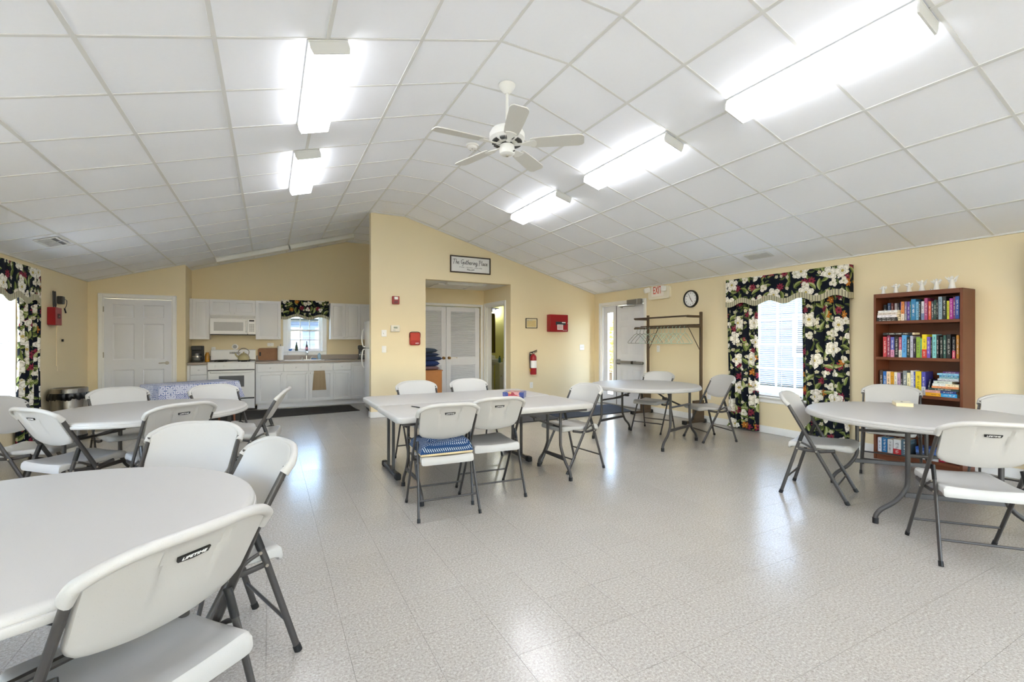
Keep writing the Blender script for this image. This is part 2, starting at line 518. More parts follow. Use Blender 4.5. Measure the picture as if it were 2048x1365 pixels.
# ------------------------------------------------------------------ outdoors
def grass():
    n = NT('lawn'); co = n.co()
    n.set(Base_Color=n.ramp(n.noise(co, 3, 6, .7), [(.3, lin('#5a6444')), (.5, lin('#727a56')), (.7, lin('#8d8b70'))]), Roughness=.9)
    return n.m
def leafm(name, a, b_, c):
    n = NT(name); co = n.co()
    n.set(Base_Color=n.ramp(n.noise(co, 5, 5, .8), [(.32, lin(a)), (.5, lin(b_)), (.7, lin(c))]), Roughness=.8)
    return n.m
struct('lawn', box(-60, 70, -40, 90, -.5, -.16), grass())
m_leaf = leafm('green_leaves', '#222d17', '#3b4826', '#65713e'); m_gold = leafm('yellow_leaves', '#8f8a3a', '#e0c65c', '#f4ecb4')
m_bark = mat('bark', '#5b4b3c', .9, var=.25, scale=12)
def foliage(c, r, n, leaf, seed, squash=.8):
    rnd = random.Random(seed); bm = B()
    for _ in range(n):
        d = Vector((rnd.gauss(0, 1), rnd.gauss(0, 1), rnd.gauss(0, 1))).normalized()
        p = Vector(c) + Vector((d.x * r, d.y * r, d.z * r * squash)) * rnd.uniform(.45, 1) ** .6
        R = Matrix.Rotation(rnd.uniform(0, 6), 3, 'Z') @ Matrix.Rotation(rnd.uniform(0, 3), 3, 'X')
        s = leaf * rnd.uniform(.6, 1.3)
        v = [bm.verts.new(p + R @ Vector(q_)) for q_ in ((-s, 0, 0), (0, -s * .45, .1 * s), (s, 0, 0), (0, s * .45, .1 * s))]
        bm.faces.new(v)
    return bm
def tree(loc, h, r, label, leafmat, seed, n=1500, leaf=.13):
    t = thing('tree', label, 'tree', loc, 0)
    bm = B(); rnd = random.Random(seed)
    tube(bm, [(0, 0, 0), (.05, .03, h * .4), (-.04, .05, h * .8)], [.16, .12, .05], seg=7)
    for k in range(4):
        a = rnd.uniform(0, 6.3); z = h * rnd.uniform(.35, .6)
        tube(bm, [(0, 0, z), (math.cos(a) * r * .4, math.sin(a) * r * .4, z + h * .15), (math.cos(a) * r * .75, math.sin(a) * r * .75, z + h * .24)], [.06, .04, .015], seg=5)
    obj('trunk', bm, m_bark, t)
    stuff(obj('foliage', foliage((0, 0, h * .7), r, n, leaf, seed), leafmat, t, smooth=False))
    return t
tree((-2.6, 17.5, -.16), 4.2, 2.0, 'leafy green tree seen through the kitchen window beside the blue shed', m_leaf, 3)
tree((3.2, 26, -.16), 7.0, 3.4, 'broad green tree standing behind the blue shed outdoors', m_leaf, 5)
tree((10.6, 12.9, -.16), 1.9, 1.25, 'yellowing tree seen through the narrow glass beside the exit door', m_gold, 8)
tree((25, 11.5, -.16), 8.0, 3.6, 'green tree beyond the grey house outside the blind-covered window', m_leaf, 11)
tree((-9.5, 9.5, -.16), 5.0, 2.2, 'green tree outside the blue-lit window beside the bin', m_leaf, 12)
m_hs = mat('grey_house_siding', '#454b52', .8, var=.05)
hs = thing('neighbour_house', 'grey sided house across the lawn outside the blind-covered window', 'house', (14.5, 8.0, -.16), RW0)
for k in range(13): obj('siding_board', box(-5.5, 5.5, -.03, .05, .1 + k * .25, .34 + k * .25), m_hs, hs)
obj('wall', box(-5.5, 5.5, .05, 5, .05, 3.4), m_hs, hs)
for x in (-3.4, -.2, 3.0):
    wn_ = obj('window', box(x - .5, x + .5, -.05, .0, 1.0, 2.3), m_white, hs); obj('pane', box(x - .43, x + .43, -.06, -.04, 1.07, 2.23), mat('dark_pane', '#30363c', .1), wn_)
obj('roof', prism(B(), [(-.4, 3.35), (2.5, 5.0), (5.4, 3.35), (5.4, 3.5), (2.5, 5.2), (-.4, 3.5)], 'x', -5.8, 5.8), mat('house_shingle', '#55585c', .9), hs)
sh = thing('shed', 'pale blue garden shed seen through the kitchen window', 'shed', (1.2, 19, -.16))
m_shed = mat('blue_grey_siding', '#3f4b5e', .7, var=.03); m_roof = mat('grey_shingle', '#6a6c70', .9)
for k in range(9): obj('siding_board', box(-2.4, 2.4, -.02, .04, .08 + k * .25, .34 + k * .25), m_shed, sh)
obj('wall', box(-2.4, 2.4, .04, 3, .05, 2.33), m_shed, sh)
obj('roof', prism(B(), [(-.3, 2.3), (1.5, 3.2), (3.3, 2.3), (3.3, 2.4), (1.5, 3.32), (-.3, 2.4)], 'x', -2.6, 2.6), m_roof, sh)

fe = thing('board_fence', 'tan board fence low outside the kitchen window', 'fence', (.9, 15.2, -.16)); m_fen = mat('tan_fence_board', '#5e4829', .8, var=.12)
for k in range(36): obj('board', box(-2.52 + k * .14, -2.385 + k * .14, 0, .02, .03, 1.25), m_fen, fe)
for z in (.35, 1.0): obj('rail', box(-2.5, 2.5, .02, .06, z, z + .08), m_fen, fe)

m_bounce = mat('bounce_concrete', '#c4beb2', .9, var=.06, scale=3)
struct('bounce_strip_right', box(XR + T + .02, 9.2, -9, 10.9, -.2, -.10), m_bounce); struct('bounce_strip_left', box(-5.6, XL - T - .02, -9, 10.9, -.2, -.10), m_bounce); struct('bounce_strip_front', box(XL - T - .02, XR + T + .02, -9, YF - T - .02, -.2, -.10), m_bounce)  # unseen pale strips, added to bounce daylight up to the ceiling
# ------------------------------------------------------------------ shared materials for openings and fabrics
def glass_mat():
    n = NT('window_glass'); t = n.t; t.nodes.remove(n.b)
    tr = n.n('ShaderNodeBsdfTransparent'); gl = n.n('ShaderNodeBsdfGlossy'); gl.inputs['Roughness'].default_value = .02
    lw = n.n('ShaderNodeLayerWeight'); lw.inputs[0].default_value = .5; fa = n.M('ADD', .03, n.M('MULTIPLY', .9, n.M('POWER', lw.outputs['Facing'], 5.0)))
    mx = n.n('ShaderNodeMixShader'); t.links.new(fa, mx.inputs[0]); t.links.new(tr.outputs[0], mx.inputs[1]); t.links.new(gl.outputs[0], mx.inputs[2])
    t.links.new(mx.outputs[0], t.nodes['Material Output'].inputs['Surface']); return n.m
m_glass = glass_mat()

def floral(name, k=1.0, off=0.0, wh=1.0):
    n = NT(name); M = n.M; uv = n.co('UV')
    def cell(scale, o, rnd=.85):
        p = n.vm('ADD', n.vm('SCALE', uv), (o + off, o * 1.7 + off, 0))
        p.node.inputs[0].links[0].from_node.inputs['Scale'].default_value = scale * k
        v = n.n('ShaderNodeTexVoronoi', voronoi_dimensions='2D'); v.inputs['Scale'].default_value = 1; v.inputs['Randomness'].default_value = rnd
        n.put(v.inputs['Vector'], p)
        l = n.vm('SUBTRACT', p, v.outputs['Position'])
        s = n.n('ShaderNodeSeparateXYZ'); n.put(s.inputs[0], l)
        c = n.n('ShaderNodeSeparateColor'); n.put(c.inputs[0], v.outputs['Color'])
        return l, s.outputs[0], s.outputs[1], c.outputs[0], c.outputs[1], c.outputs[2]
    col = n.mix(n.noise(uv, 6), lin('#0c0f18'), lin('#151c2a'))
    def leaf(col, scale, o, a, b, prob, dark, light):
        l, x, y, r1, r2, r3 = cell(scale, o)
        t = M('MULTIPLY', r1, 6.283); ct, st = M('COSINE', t), M('SINE', t)
        xx = M('ADD', M('MULTIPLY', x, ct), M('MULTIPLY', y, st)); yy = M('SUBTRACT', M('MULTIPLY', y, ct), M('MULTIPLY', x, st))
        yy = M('ADD', yy, M('MULTIPLY', M('MULTIPLY', xx, xx), .5))
        d = M('ADD', M('POWER', M('ABSOLUTE', M('DIVIDE', xx, a)), 1.6), M('POWER', M('ABSOLUTE', M('DIVIDE', yy, b)), 1.6))
        m = M('MULTIPLY', M('LESS_THAN', d, 1.0), M('LESS_THAN', r2, prob))
        sh = n.mix(M('GREATER_THAN', yy, 0.0), dark, light)
        vein = M('SINE', M('ADD', M('MULTIPLY', xx, 55.0), M('MULTIPLY', M('ABSOLUTE', yy), 40.0)))
        sh = n.mix(M('MULTIPLY', M('GREATER_THAN', vein, .55), .5), sh, lin('#1a2416'))
        return n.mix(m, col, sh)
    def flower(col, scale, o, R, petals, prob, edge, mid, core, ruffle=.3):
        l, x, y, r1, r2, r3 = cell(scale, o)
        r = n.vm('LENGTH', l)
        wob = n.noise(n.vm('SCALE', uv), 1.0, 2); wob.node.inputs['Scale'].default_value = 40
        th = M('ADD', M('ARCTAN2', y, x), M('MULTIPLY', r1, 6.283))
        cs = M('ABSOLUTE', M('COSINE', M('MULTIPLY', th, petals / 2)))
        lim = M('MULTIPLY', M('ADD', R * (1 - ruffle), M('MULTIPLY', cs, R * ruffle)), M('ADD', .72, M('MULTIPLY', wob, .56)))
        m = M('MULTIPLY', M('LESS_THAN', r, lim), M('LESS_THAN', r2, prob))
        ring = M('FRACT', M('ADD', M('MULTIPLY', M('DIVIDE', r, R), 2.4), M('MULTIPLY', M('SUBTRACT', 1.0, cs), .5)))
        sh = n.mix(M('POWER', ring, 3.0), edge, mid)
        sh = n.mix(M('LESS_THAN', cs, .14), sh, mid)
        sh = n.mix(M('LESS_THAN', r, R * .17), sh, core)
        return n.mix(m, col, sh)
    L = lin
    col = leaf(col, 10.5, 3.1, .46, .16, .85, L('#39442a'), L('#5d6a3a'))
    col = leaf(col, 7.0, 9.4, .48, .17, .75, L('#5c6a34'), L('#97a262'))
    col = flower(col, 12.0, 1.3, .30, 5, .30, L('#d8d2b8'), L('#8c8a6c'), L('#c8a850'))
    col = flower(col, 5.6, 5.7, .30, 8, .38, L('#96344a'), L('#57202c'), L('#3a1820'), .6)
    col = flower(col, 5.2, 13.9, .26, 6, .17, L('#c87f34'), L('#7a4a1e'), L('#e6c070'), .5)
    col = leaf(col, 6.0, 17.2, .44, .14, .42, L('#7f8c4a'), L('#b7bd86'))
    col = flower(col, 6.2, 21.5, .32, 3, .30, L('#efeade'), L('#b9b49c'), L('#a8a878'), .4)
    col = flower(col, 3.3, 27.7, .34, 5, .66 * wh, L('#f6f2e8'), L('#bdb8a6'), L('#b9a760'), .38)
    n.set(Base_Color=col, Roughness=.85, Specular_IOR_Level=.2)
    n.bump(n.noise(uv, 900, 1), .1, .001)
    return n.m
m_flor = floral('dark_floral_fabric')

def stripe_mat(name, period, cols):
    n = NT(name); uv = n.co('UV'); s = n.n('ShaderNodeSeparateXYZ'); n.put(s.inputs[0], uv)
    f = n.M('FRACT', n.M('DIVIDE', s.outputs[0], period))
    rp = n.ramp(f, [(i / len(cols), lin(c)) for i, c in enumerate(cols)]); rp.node.color_ramp.interpolation = 'CONSTANT'
    n.set(Base_Color=rp, Roughness=.85, Specular_IOR_Level=.2); return n.m
m_trim = stripe_mat('striped_trim_fabric', .034, ['#d9d3bd', '#8f9068', '#cfc9b2', '#3b3f36', '#b9b596'])
m_lining = mat('ivory_lining', '#ded6c0', .85, var=.02)
m_slat = mat('white_blind_slat', '#f4f4f2', .45, var=.01)

# ------------------------------------------------------------------ windows, blinds, valances, curtains
RW, LW = -PI / 2, PI / 2
def window(name, loc, rot, w, z0, z1, sashes, sill=True, casing=0.0):
    """window set in a wall opening; local x along the wall, -y into the room, z up from the floor"""
    t = bpy.data.objects.new(name, None); C.objects.link(t); t.location = loc; t.rotation_euler = (0, 0, rot); t['kind'] = 'structure'
    y = .075; h = w / 2
    bm = B()
    bx(bm, -h, -h + .03, y - .02, y + .06, z0, z1); bx(bm, h - .03, h, y - .02, y + .06, z0, z1)
    bx(bm, -h + .03, h - .03, y - .02, y + .06, z1 - .03, z1); bx(bm, -h + .03, h - .03, y - .02, y + .06, z0, z0 + .03)
    obj('window_frame', bm, m_white, t)
    bm = B(); bx(bm, -h, -h + .01, .001, y - .02, z0, z1); bx(bm, h - .01, h, .001, y - .02, z0, z1); bx(bm, -h + .01, h - .01, .001, y - .02, z1 - .01, z1)
    obj('jamb_liner', bm, m_white, t)
    zm = (z0 + z1) / 2
    for k, (a, b_) in enumerate(((z0 + .03, zm + .018), (zm - .018, z1 - .03))):
        yy = y + (.0 if k == 0 else .032)
        bm = B(); s = .035
        bx(bm, -h + .03, -h + .03 + s, yy, yy + .028, a, b_); bx(bm, h - .03 - s, h - .03, yy, yy + .028, a, b_)
        bx(bm, -h + .03 + s, h - .03 - s, yy, yy + .028, a, a + s); bx(bm, -h + .03 + s, h - .03 - s, yy, yy + .028, b_ - s, b_)
        so = obj('sash', bm, m_white, t)
        nx, nz = sashes; iw = w - .06 - 2 * s; ih = b_ - a - 2 * s
        for i in range(1, nx): obj('muntin', box(-iw / 2 + iw * i / nx - .009, -iw / 2 + iw * i / nx + .009, yy + .004, yy + .024, a + s, b_ - s), m_white, so)
        for i in range(1, nz): obj('muntin', box(-iw / 2, iw / 2, yy + .005, yy + .023, a + s + ih * i / nz - .009, a + s + ih * i / nz + .009), m_white, so)
        obj('pane', box(-iw / 2, iw / 2, yy + .012, yy + .015, a + s, b_ - s), m_glass, so)
    if sill:
        obj('window_sill', box(-h - .06, h + .06, -.045, .06, z0 - .028, z0, .006), m_white, t)
        obj('apron', box(-h - .04, h + .04, -.014, 0, z0 - .09, z0 - .028, .004), m_white, t)
    if casing:
        bm = B(); c = casing
        bx(bm, -h - c, -h, -.018, 0, z0 - c, z1 + c, .004); bx(bm, h, h + c, -.018, 0, z0 - c, z1 + c, .004)
        bx(bm, -h, h, -.018, 0, z1, z1 + c, .004); bx(bm, -h, h, -.018, 0, z0 - c, z0, .004)
        obj('casing', bm, m_white, t)
        obj('stool', box(-h - c, h + c, -.05, .05, z0 - .004, z0 + .018, .005), m_white, t)
    return t
def blind(loc, rot, w, z0, z1, label, tilt=-24):
    t = thing('window_blind', label, 'blind', loc, rot); h = w / 2 - .014; y = .022
    obj('head_rail', box(-h, h, y - .02, y + .02, z1 - .04, z1 - .002, .004), m_slat, t)
    obj('bottom_rail', box(-h, h, y - .012, y + .012, z0 + .004, z0 + .02, .003), m_slat, t)
    n_ = int((z1 - z0 - .07) / .0262)
    bm = B(); cv = [(-.0125, 0), (-.006, .0022), (0, .003), (.006, .0022), (.0125, 0)]
    rows = [[bm.verts.new((x, a, b_)) for a, b_ in cv] for x in (-h, h)]
    for i in range(4): bm.faces.new((rows[0][i], rows[1][i], rows[1][i + 1], rows[0][i + 1]))
    me = mesh_of('slat', bm, m_slat)
    for i in range(n_):
        obj('slat', me, None, t, (0, y, z0 + .04 + i * .0262), (math.radians(tilt), 0, 0))
    for x in (-h * .72, 0, h * .72):
        obj('ladder_cord', box(x - .004, x + .004, y - .0135, y - .0125, z0 + .015, z1 - .03), m_slat, t)
    bm = B(); tube(bm, [(-h + .05, y - .03, z1 - .03), (-h + .05, y - .03, z1 - .75)], .004, seg=6); obj('tilt_wand', bm, m_slat, t)
    return t
def scallop(f, n_, lo): return lo + .030 * math.cos(2 * PI * (f * n_ + .36))
def valance(loc, rot, w, ztop, zlow, waves, dep, label, trim=.07, fab=None):
    t = thing('window_valance', label, 'valance', loc, rot, None); h = w / 2
    def sheet(name, m, ztopf, zbotf, off):
        bm = B(); nx, nz = 96, 6
        path = [(-h - off, -.002 + 0 * i, 0) for i in range(1)]
        pts = []
        for i in range(9): pts.append((-h - off, -dep * i / 8 - off * (i / 8), 0.0))
        for i in range(1, nx + 1): pts.append((-h - off + (w + 2 * off) * i / (nx + 1), -dep - off - .006 * math.sin(i * .55) * math.sin(i * .13), i / (nx + 1)))
        for i in range(9): pts.append((h + off, -(dep + off) * (8 - i) / 8, 1.0))
        u = 0; us = [0]
        for a, b_ in zip(pts, pts[1:]): u += math.hypot(b_[0] - a[0], b_[1] - a[1]); us.append(u)
        grid = []
        for (x, y, f), uu in zip(pts, us):
            zt, zb = ztopf(f), zbotf(f)
            grid.append([bm.verts.new((x, y, zt + (zb - zt) * k / nz)) for k in range(nz + 1)])
        for a, b_ in zip(grid, grid[1:]):
            for k in range(nz): bm.faces.new((a[k], b_[k], b_[k + 1], a[k + 1]))
        thicken(bm, .006)
        o = obj(name, bm, m, t)
        set_uv(o, lambda c: (c.x + math.copysign(abs(c.y + dep), c.x), c.z))
        return o
    sheet('fabric_panel', fab or m_flor, lambda f: ztop, lambda f: scallop(f, waves, zlow), .0)
    sheet('striped_border', m_trim, lambda f: scallop(f, waves, zlow) + .004, lambda f: scallop(f, waves, zlow) - trim, .004)
    obj('mounting_board', box(-h + .01, h - .01, -dep + .012, -.001, ztop - .03, ztop - .006), m_white, t)
    return t
def curtain(loc, rot, w, z0, z1, folds, label, y=-.055, seed=1, depth=.03):
    t = thing('curtain', label, 'curtain', loc, rot); bm = B(); nx, nz = folds * 12, 14; rnd = random.Random(seed)
    ph = [rnd.uniform(.75, 1.25) for _ in range(folds + 1)]
    g_ = []
    for i in range(nx + 1):
        f = i / nx; col = []
        for k in range(nz + 1):
            zf = k / nz
            amp = depth * (.55 + .45 * (1 - zf)) * ph[int(f * folds)]
            x = -w / 2 + w * f + .008 * math.sin(f * 9 + zf * 4)
            yy = y + amp * math.sin(2 * PI * f * folds + .5 * math.sin(zf * 3 + seed)) + .006 * math.sin(zf * 7 + f * 5)
            col.append(bm.verts.new((x, yy, z0 + (z1 - z0) * zf)))
        g_.append(col)
    for a, b_ in zip(g_, g_[1:]):
        for k in range(nz): bm.faces.new((a[k], b_[k], b_[k + 1], a[k + 1]))
    thicken(bm, .004)
    o = obj('drape', bm, m_flor, t)
    set_uv(o, lambda c: (c.x * 1.25 + seed * 3.7, c.z))
    bm = box(-w / 2 + .004, w / 2 - .004, y - depth * .9, y + depth * .9, z0 - .004, z0 + .012, .003)
    obj('hem', bm, m_flor, t); set_uv(t.children[-1], lambda c: (c.x * 1.25 + seed * 3.7, c.z))
    return t
def dressed(yc, tag_, near):
    window('window_%d' % near, (XR, yc, 0), RW, .92, .52, 1.98, (3, 2))
    blind((XR, yc, 0), RW, .92, .52, 1.98, 'white slatted blind %s' % tag_[0])
    valance((XR, yc - .055, 0), RW, 1.665, 2.215, 1.90, 4, .12, tag_[1])
    curtain((XR, yc + .545, 0), RW, .50, .02, 2.14, 5, tag_[2], seed=near)
    curtain((XR, yc - .59, 0), RW, .56, .02, 2.14, 5, tag_[3], seed=near + 5)
dressed(3.90, ('between dark floral curtains beside the bookcase', 'dark floral valance with striped scalloped border, on the wall between clock and bookcase',
               'dark floral curtain beside the coat rack', 'dark floral curtain beside the tall bookcase'), 1)
dressed(.775, ('at the window past the bookcase, mostly out of view', 'dark floral valance just past the bookcase, only its end in view',
               'dark floral curtain past the bookcase, farther from the camera', 'dark floral curtain past the bookcase, nearer the camera'), 3)
window('window_2', (XL, 7.02, 0), LW, .96, .52, 1.98, (3, 2))
blind((XL, 7.02, 0), LW, .96, .52, 1.98, 'white slatted blind lit blue beside the red wall box', -58)
valance((XL, 7.02, 0), LW, 1.66, 2.185, 1.84, 4, .10, 'dark floral valance near the red wall box with antennas')
curtain((XL, 7.67, 0), LW, .57, .02, 2.12, 5, 'dark floral curtain beside the red wall box and steel bin', seed=9)
curtain((XL, 6.38, 0), LW, .5, .02, 2.12, 5, 'dark floral curtain on the bin side wall, beyond the edge of the view', seed=12)
for k_, y_w in ((5, 3.03), (6, -.52), (8, -3.82)):  # unseen side windows, added to bring more daylight into the hall
    window('window_%d' % k_, (XL, y_w, 0), LW, .96, .52, 1.98, (3, 2))
window('window_7', (XR, -2.34, 0), RW, .92, .52, 1.98, (3, 2))  # unseen, added on the bookcase side for extra daylight
for k_ in (1, 2): window('window_%d' % (8 + k_), (-1.15 + 2.0 * k_, YF, 0), PI, 1.5, .52, 2.1, (3, 2))  # unseen end windows, added so daylight fills from behind the camera
window('window_4', (.67, YK, 0), 0, .67, 1.08, 1.98, (3, 2), False, .085)
valance((.67, YK, 0), 0, .91, 2.15, 1.83, 2, .10, 'dark floral valance with striped border above the kitchen sink window', .055, floral('dark_floral_small_fabric', 1.1, 3.3, .5))

# ------------------------------------------------------------------ doors
def estruct(name, loc, rot=0.0):
    t = bpy.data.objects.new(name, None); C.objects.link(t); t.location = loc; t.rotation_euler = (0, 0, rot); t['kind'] = 'structure'; return t
def casing(t, x0, x1, z1, w=.062, y=-.02, d=.02, zb=0.0):
    bm = B()
    bx(bm, x0 - w, x0, y, y + d, zb, z1 + w, .006); bx(bm, x1, x1 + w, y, y + d, zb, z1 + w, .006); bx(bm, x0, x1, y, y + d, z1, z1 + w, .006)
    bx(bm, x0 - w * .95, x0 - w * .7, y - .006, y, zb, z1 + w * .95, .003); bx(bm, x1 + w * .7, x1 + w * .95, y - .006, y, zb, z1 + w * .95, .003)
    bx(bm, x0 - w * .7, x1 + w * .7, y - .006, y, z1 + w * .7, z1 + w * .95, .003)
    obj('casing', bm, m_white, t)
def jamb(t, x0, x1, z1, d=T):
    bm = B(); k = .018
    bx(bm, x0, x0 + k, .001, d, 0, z1); bx(bm, x1 - k, x1, .001, d, 0, z1); bx(bm, x0 + k, x1 - k, .001, d, z1 - k, z1)
    obj('jamb', bm, m_white, t)
def lever(t, x, z, y, dirn, m=m_nickel):
    bm = B()
    tube(bm, [(x, y, z), (x, y - .012, z)], .03, seg=16)
    tube(bm, [(x, y - .012, z), (x, y - .05, z)], .011, seg=10)
    tube(bm, smooth_path([(x, y - .05, z), (x + dirn * .04, y - .052, z + .004), (x + dirn * .11, y - .046, z)], 3), .010, .007, seg=8)
    return obj('lever_handle', bm, m, t)
# closet door
d1 = estruct('door_1', (-1.968, YC, 0)); hw = .457
casing(d1, -hw - .012, hw + .012, 2.03); jamb(d1, -hw - .016, hw + .016, 2.03)
px = [(-.345, -.06), (.057, .35)]
obj('door_slab', front_panel(B(), -hw, hw, .012, 2.008, .012, .035, [(a, b_, z0, z1) for a, b_ in px for z0, z1 in ((.2, .815), (.985, 1.595), (1.695, 1.915))], d=.013, w1=.010, w2=.034, rise=.011), m_doorw, d1)
for z in (.3, 1.07, 1.83): obj('hinge', box(-hw - .014, -hw + .002, -.004, .012, z - .045, z + .045, .003), m_nickel, d1)
lever(d1, hw - .065, .92, .012, -1)
# exit door with sidelight
d2 = estruct('door_2', (XR, 7.145, 0), RW)
casing(d2, -.63, .63, 2.04); jamb(d2, -.63, .63, 2.04)
obj('door_slab', front_panel(B(), -.205, .605, .012, 2.015, .05, .04, [(a, b_, z0, z1) for a, b_ in ((-.095, .14), (.25, .485)) for z0, z1 in ((.2, .75), (1.02, 1.6), (1.7, 1.9))], d=.008, rise=.007), m_doorw, d2)
bm = B(); bx(bm, -.217, -.205, .045, .09, 0, 2.02); obj('weather_strip', bm, m_dark, d2)
bm = B()
bx(bm, -.612, -.32, .05, .09, 1.89, 2.022); bx(bm, -.612, -.32, .05, .09, .0, .2)
bx(bm, -.612, -.49, .05, .09, .2, 1.89); bx(bm, -.32, -.217, .05, .09, 0, 2.022)
obj('sidelight_frame', bm, m_doorw, d2)
obj('pane', box(-.49, -.32, .068, .072, .2, 1.89), m_glass, d2)
bm = B(); bx(bm, -.63, .63, -.02, .14, -.001, .014, .004); obj('threshold', bm, m_steelg, d2)
pb = thing('panic_bar', 'grey metal push bar across the white exit door', 'panic bar', (XR, 7.145, .885), RW)
obj('touch_bar', box(-.10, .60, -.035, .0, -.028, .028, .006), m_steelg, pb)
obj('end_cap', box(-.135, -.08, -.045, .049, -.05, .05, .012), m_steelg, pb)
obj('bar_mount', box(.3, .36, -.04, .049, -.03, .03, .004), m_dark, pb)
obj('base_rail', box(-.10, .60, .0, .049, -.02, .02), m_steelg, pb)
cl = thing('door_closer', 'grey door closer box with folding arm above the exit door', 'door closer', (XR, 6.72, 2.05), RW)
obj('closer_body', box(-.185, .185, -.09, -.022, -.05, .05, .008), m_steelg, cl)
obj('cover_seam', box(.10, .105, -.093, -.0901, -.05, .05), m_white, cl)
bm = B(); tube(bm, [(.02, -.05, -.052), (.02, -.05, -.075)], .012, seg=8); tube(bm, [(.02, -.05, -.075), (-.30, -.16, -.08), (-.42, .02, -.08)], .008, seg=6)
obj('closer_arm', bm, m_steelg, cl)
# alcove louvred doors
def louvre_door(name, xc, knob):
    t = estruct(name, (xc, 9.297, 0)); w = .385; y0, y1 = .02, .05
    bm = B()
    bx(bm, -w + .002, -w + .105, y0, y1, .015, 2.03, .003); bx(bm, w - .105, w - .002, y0, y1, .015, 2.03, .003)
    for za, zb in ((.015, .24), (.79, .955), (1.935, 2.03)): bx(bm, -w + .105, w - .105, y0, y1, za, zb, .003)
    obj('door_frame', bm, m_doorw, t)
    me = mesh_of('slat', box(-w + .105, w - .105, -.016, .016, -.003, .003), m_doorw)
    for za, zb in ((.24, .79), (.955, 1.935)):
        n_ = int((zb - za) / .0275)
        for i in range(n_): obj('slat', me, None, t, (0, .035, za + (i + .5) * (zb - za) / n_), (math.radians(42), 0, 0))
    x = knob * (w - .06)
    bm = B(); tube(bm, [(x, y0, .945), (x, y0 - .008, .945)], .03, seg=14); tube(bm, [(x, y0 - .008, .945), (x, y0 - .04, .945)], .010, seg=8); ball(bm, (x, y0 - .055, .945), .027, 14)
    obj('door_knob', bm, m_brass, t)
    for z in (.3, 1.1, 1.85): obj('hinge', box(-knob * (w + .002) - .004, -knob * (w + .002) + .004, y0 - .006, y0 + .01, z - .05, z + .05), m_nickel, t)
    return t
louvre_door('door_3', 2.93, 1); d4 = louvre_door('door_4', 3.702, -1)
bm = B(); tube(bm, [(.045 - .385 + .06, -.0, .945), (.15 - .385 + .06, -.03, .945)], .006, seg=6); ball(bm, (.16 - .385 + .06, -.03, .945), .012, 8); obj('key', bm, m_nickel, d4)
t = estruct('trim_1', (3.315, 9.297, 0)); casing(t, -.785, .785, 2.045, w=.055)
# washroom doorway
t = estruct('trim_2', (4.18, 8.735, 0), RW); casing(t, -.45, .45, 2.05, w=.072); jamb(t, -.45, .45, 2.05, .13)
bm = B(); bx(bm, -.432, -.42, .05, .062, .90, .98); obj('strike_plate', bm, m_brass, t)
bm = B(); bx(bm, -.432, -.418, .035, .06, 0, 2.032); bx(bm, .418, .432, .035, .06, 0, 2.032); obj('door_stop', bm, m_white, t)
# ------------------------------------------------------------------ kitchen
m_ctop = mat('grey_beige_laminate', '#9d938b', .38, var=.06, scale=60)
m_enam = mat('white_enamel', '#f0f0ef', .22, var=.005, coat=.3)
m_grey = mat('mid_grey_plastic', '#a9a9a8', .45)
m_ovglass = mat('grey_oven_glass', '#6d6e6f', .12, spec=.6)
m_iron = mat('cast_iron', '#1b1b1b', .6)
def knob_bm(x, y, z, r=.014):
    bm = B(); tube(bm, [(x, y, z), (x, y - .014, z)], r * .55, seg=8); tube(bm, [(x, y - .014, z), (x, y - .018, z), (x, y - .026, z)], [r * .8, r, r * .7], seg=12); return bm
def cab_door(par, x0, x1, z0, z1, y=0.0, kx=None, kz=None, name='door'):
    i = min(.05, (x1 - x0) * .2)
    d = obj(name, front_panel(B(), x0, x1, z0, z1, y, .019, [(x0 + i, x1 - i, z0 + i, z1 - i)], d=.009, w1=.005, w2=.03, rise=.008), m_cab, par)
    if kx is not None: obj('knob', knob_bm(kx, y, kz), m_cab, d)
    return d
def drawer(par, x0, x1, z0, z1, y=0.0, knob=True):
    d = obj('drawer', box(x0, x1, y, y + .019, z0, z1, .004), m_cab, par)
    if knob: obj('knob', knob_bm((x0 + x1) / 2, y, (z0 + z1) / 2), m_cab, d)
    return d
def base_unit(x0, x1, label, kside=1, full=False, two=False, stack=False):
    t = thing('base_cabinet', label, 'cabinet', (x0, 10.03, 0), 0); w = x1 - x0; gq = .004
    obj('body', box(0, w, .021, .60, .10, .868), m_cab, t)
    obj('plinth', box(0, w, .075, .09, 0, .099), m_cab, t)
    if stack:
        for za, zb in ((.11, .39), (.395, .685), (.692, .858)): drawer(t, .045, w - gq, za, zb)
        obj('filler', box(0, .04, .002, .02, .11, .858), m_cab, t)
    elif full:
        cab_door(t, gq, w - gq, .11, .858, 0, .04 if kside < 0 else w - .04, .82)
    else:
        drawer(t, gq, w - gq, .705, .858)
        cab_door(t, gq, w - gq, .11, .697, 0, w - .035 if kside > 0 else .035, .665)
    return t
base_unit(-1.305, -1.002, 'white drawer cabinet between the closet corner and the range', stack=True)
bu = base_unit(-.205, .247, 'white base cabinet with drawer just beside the range', 1)
obj('filler', box(-.025, 0, .002, .3, .10, .868), m_cab, bu)
base_unit(.247, .694, 'white base cabinet below the paper towel and sink edge', 1)
base_unit(.694, 1.148, 'white base cabinet with the brown towel over its door', -1)
base_unit(1.148, 1.500, 'narrow white base cabinet between towel cabinet and corner', -1)
base_unit(1.500, 1.90, 'white corner cabinet with full-height door beside the fridge', -1, full=True)
t = thing('worktop', 'grey laminate worktop with backsplash along the sink wall', 'worktop', (0, 10.0, .872))
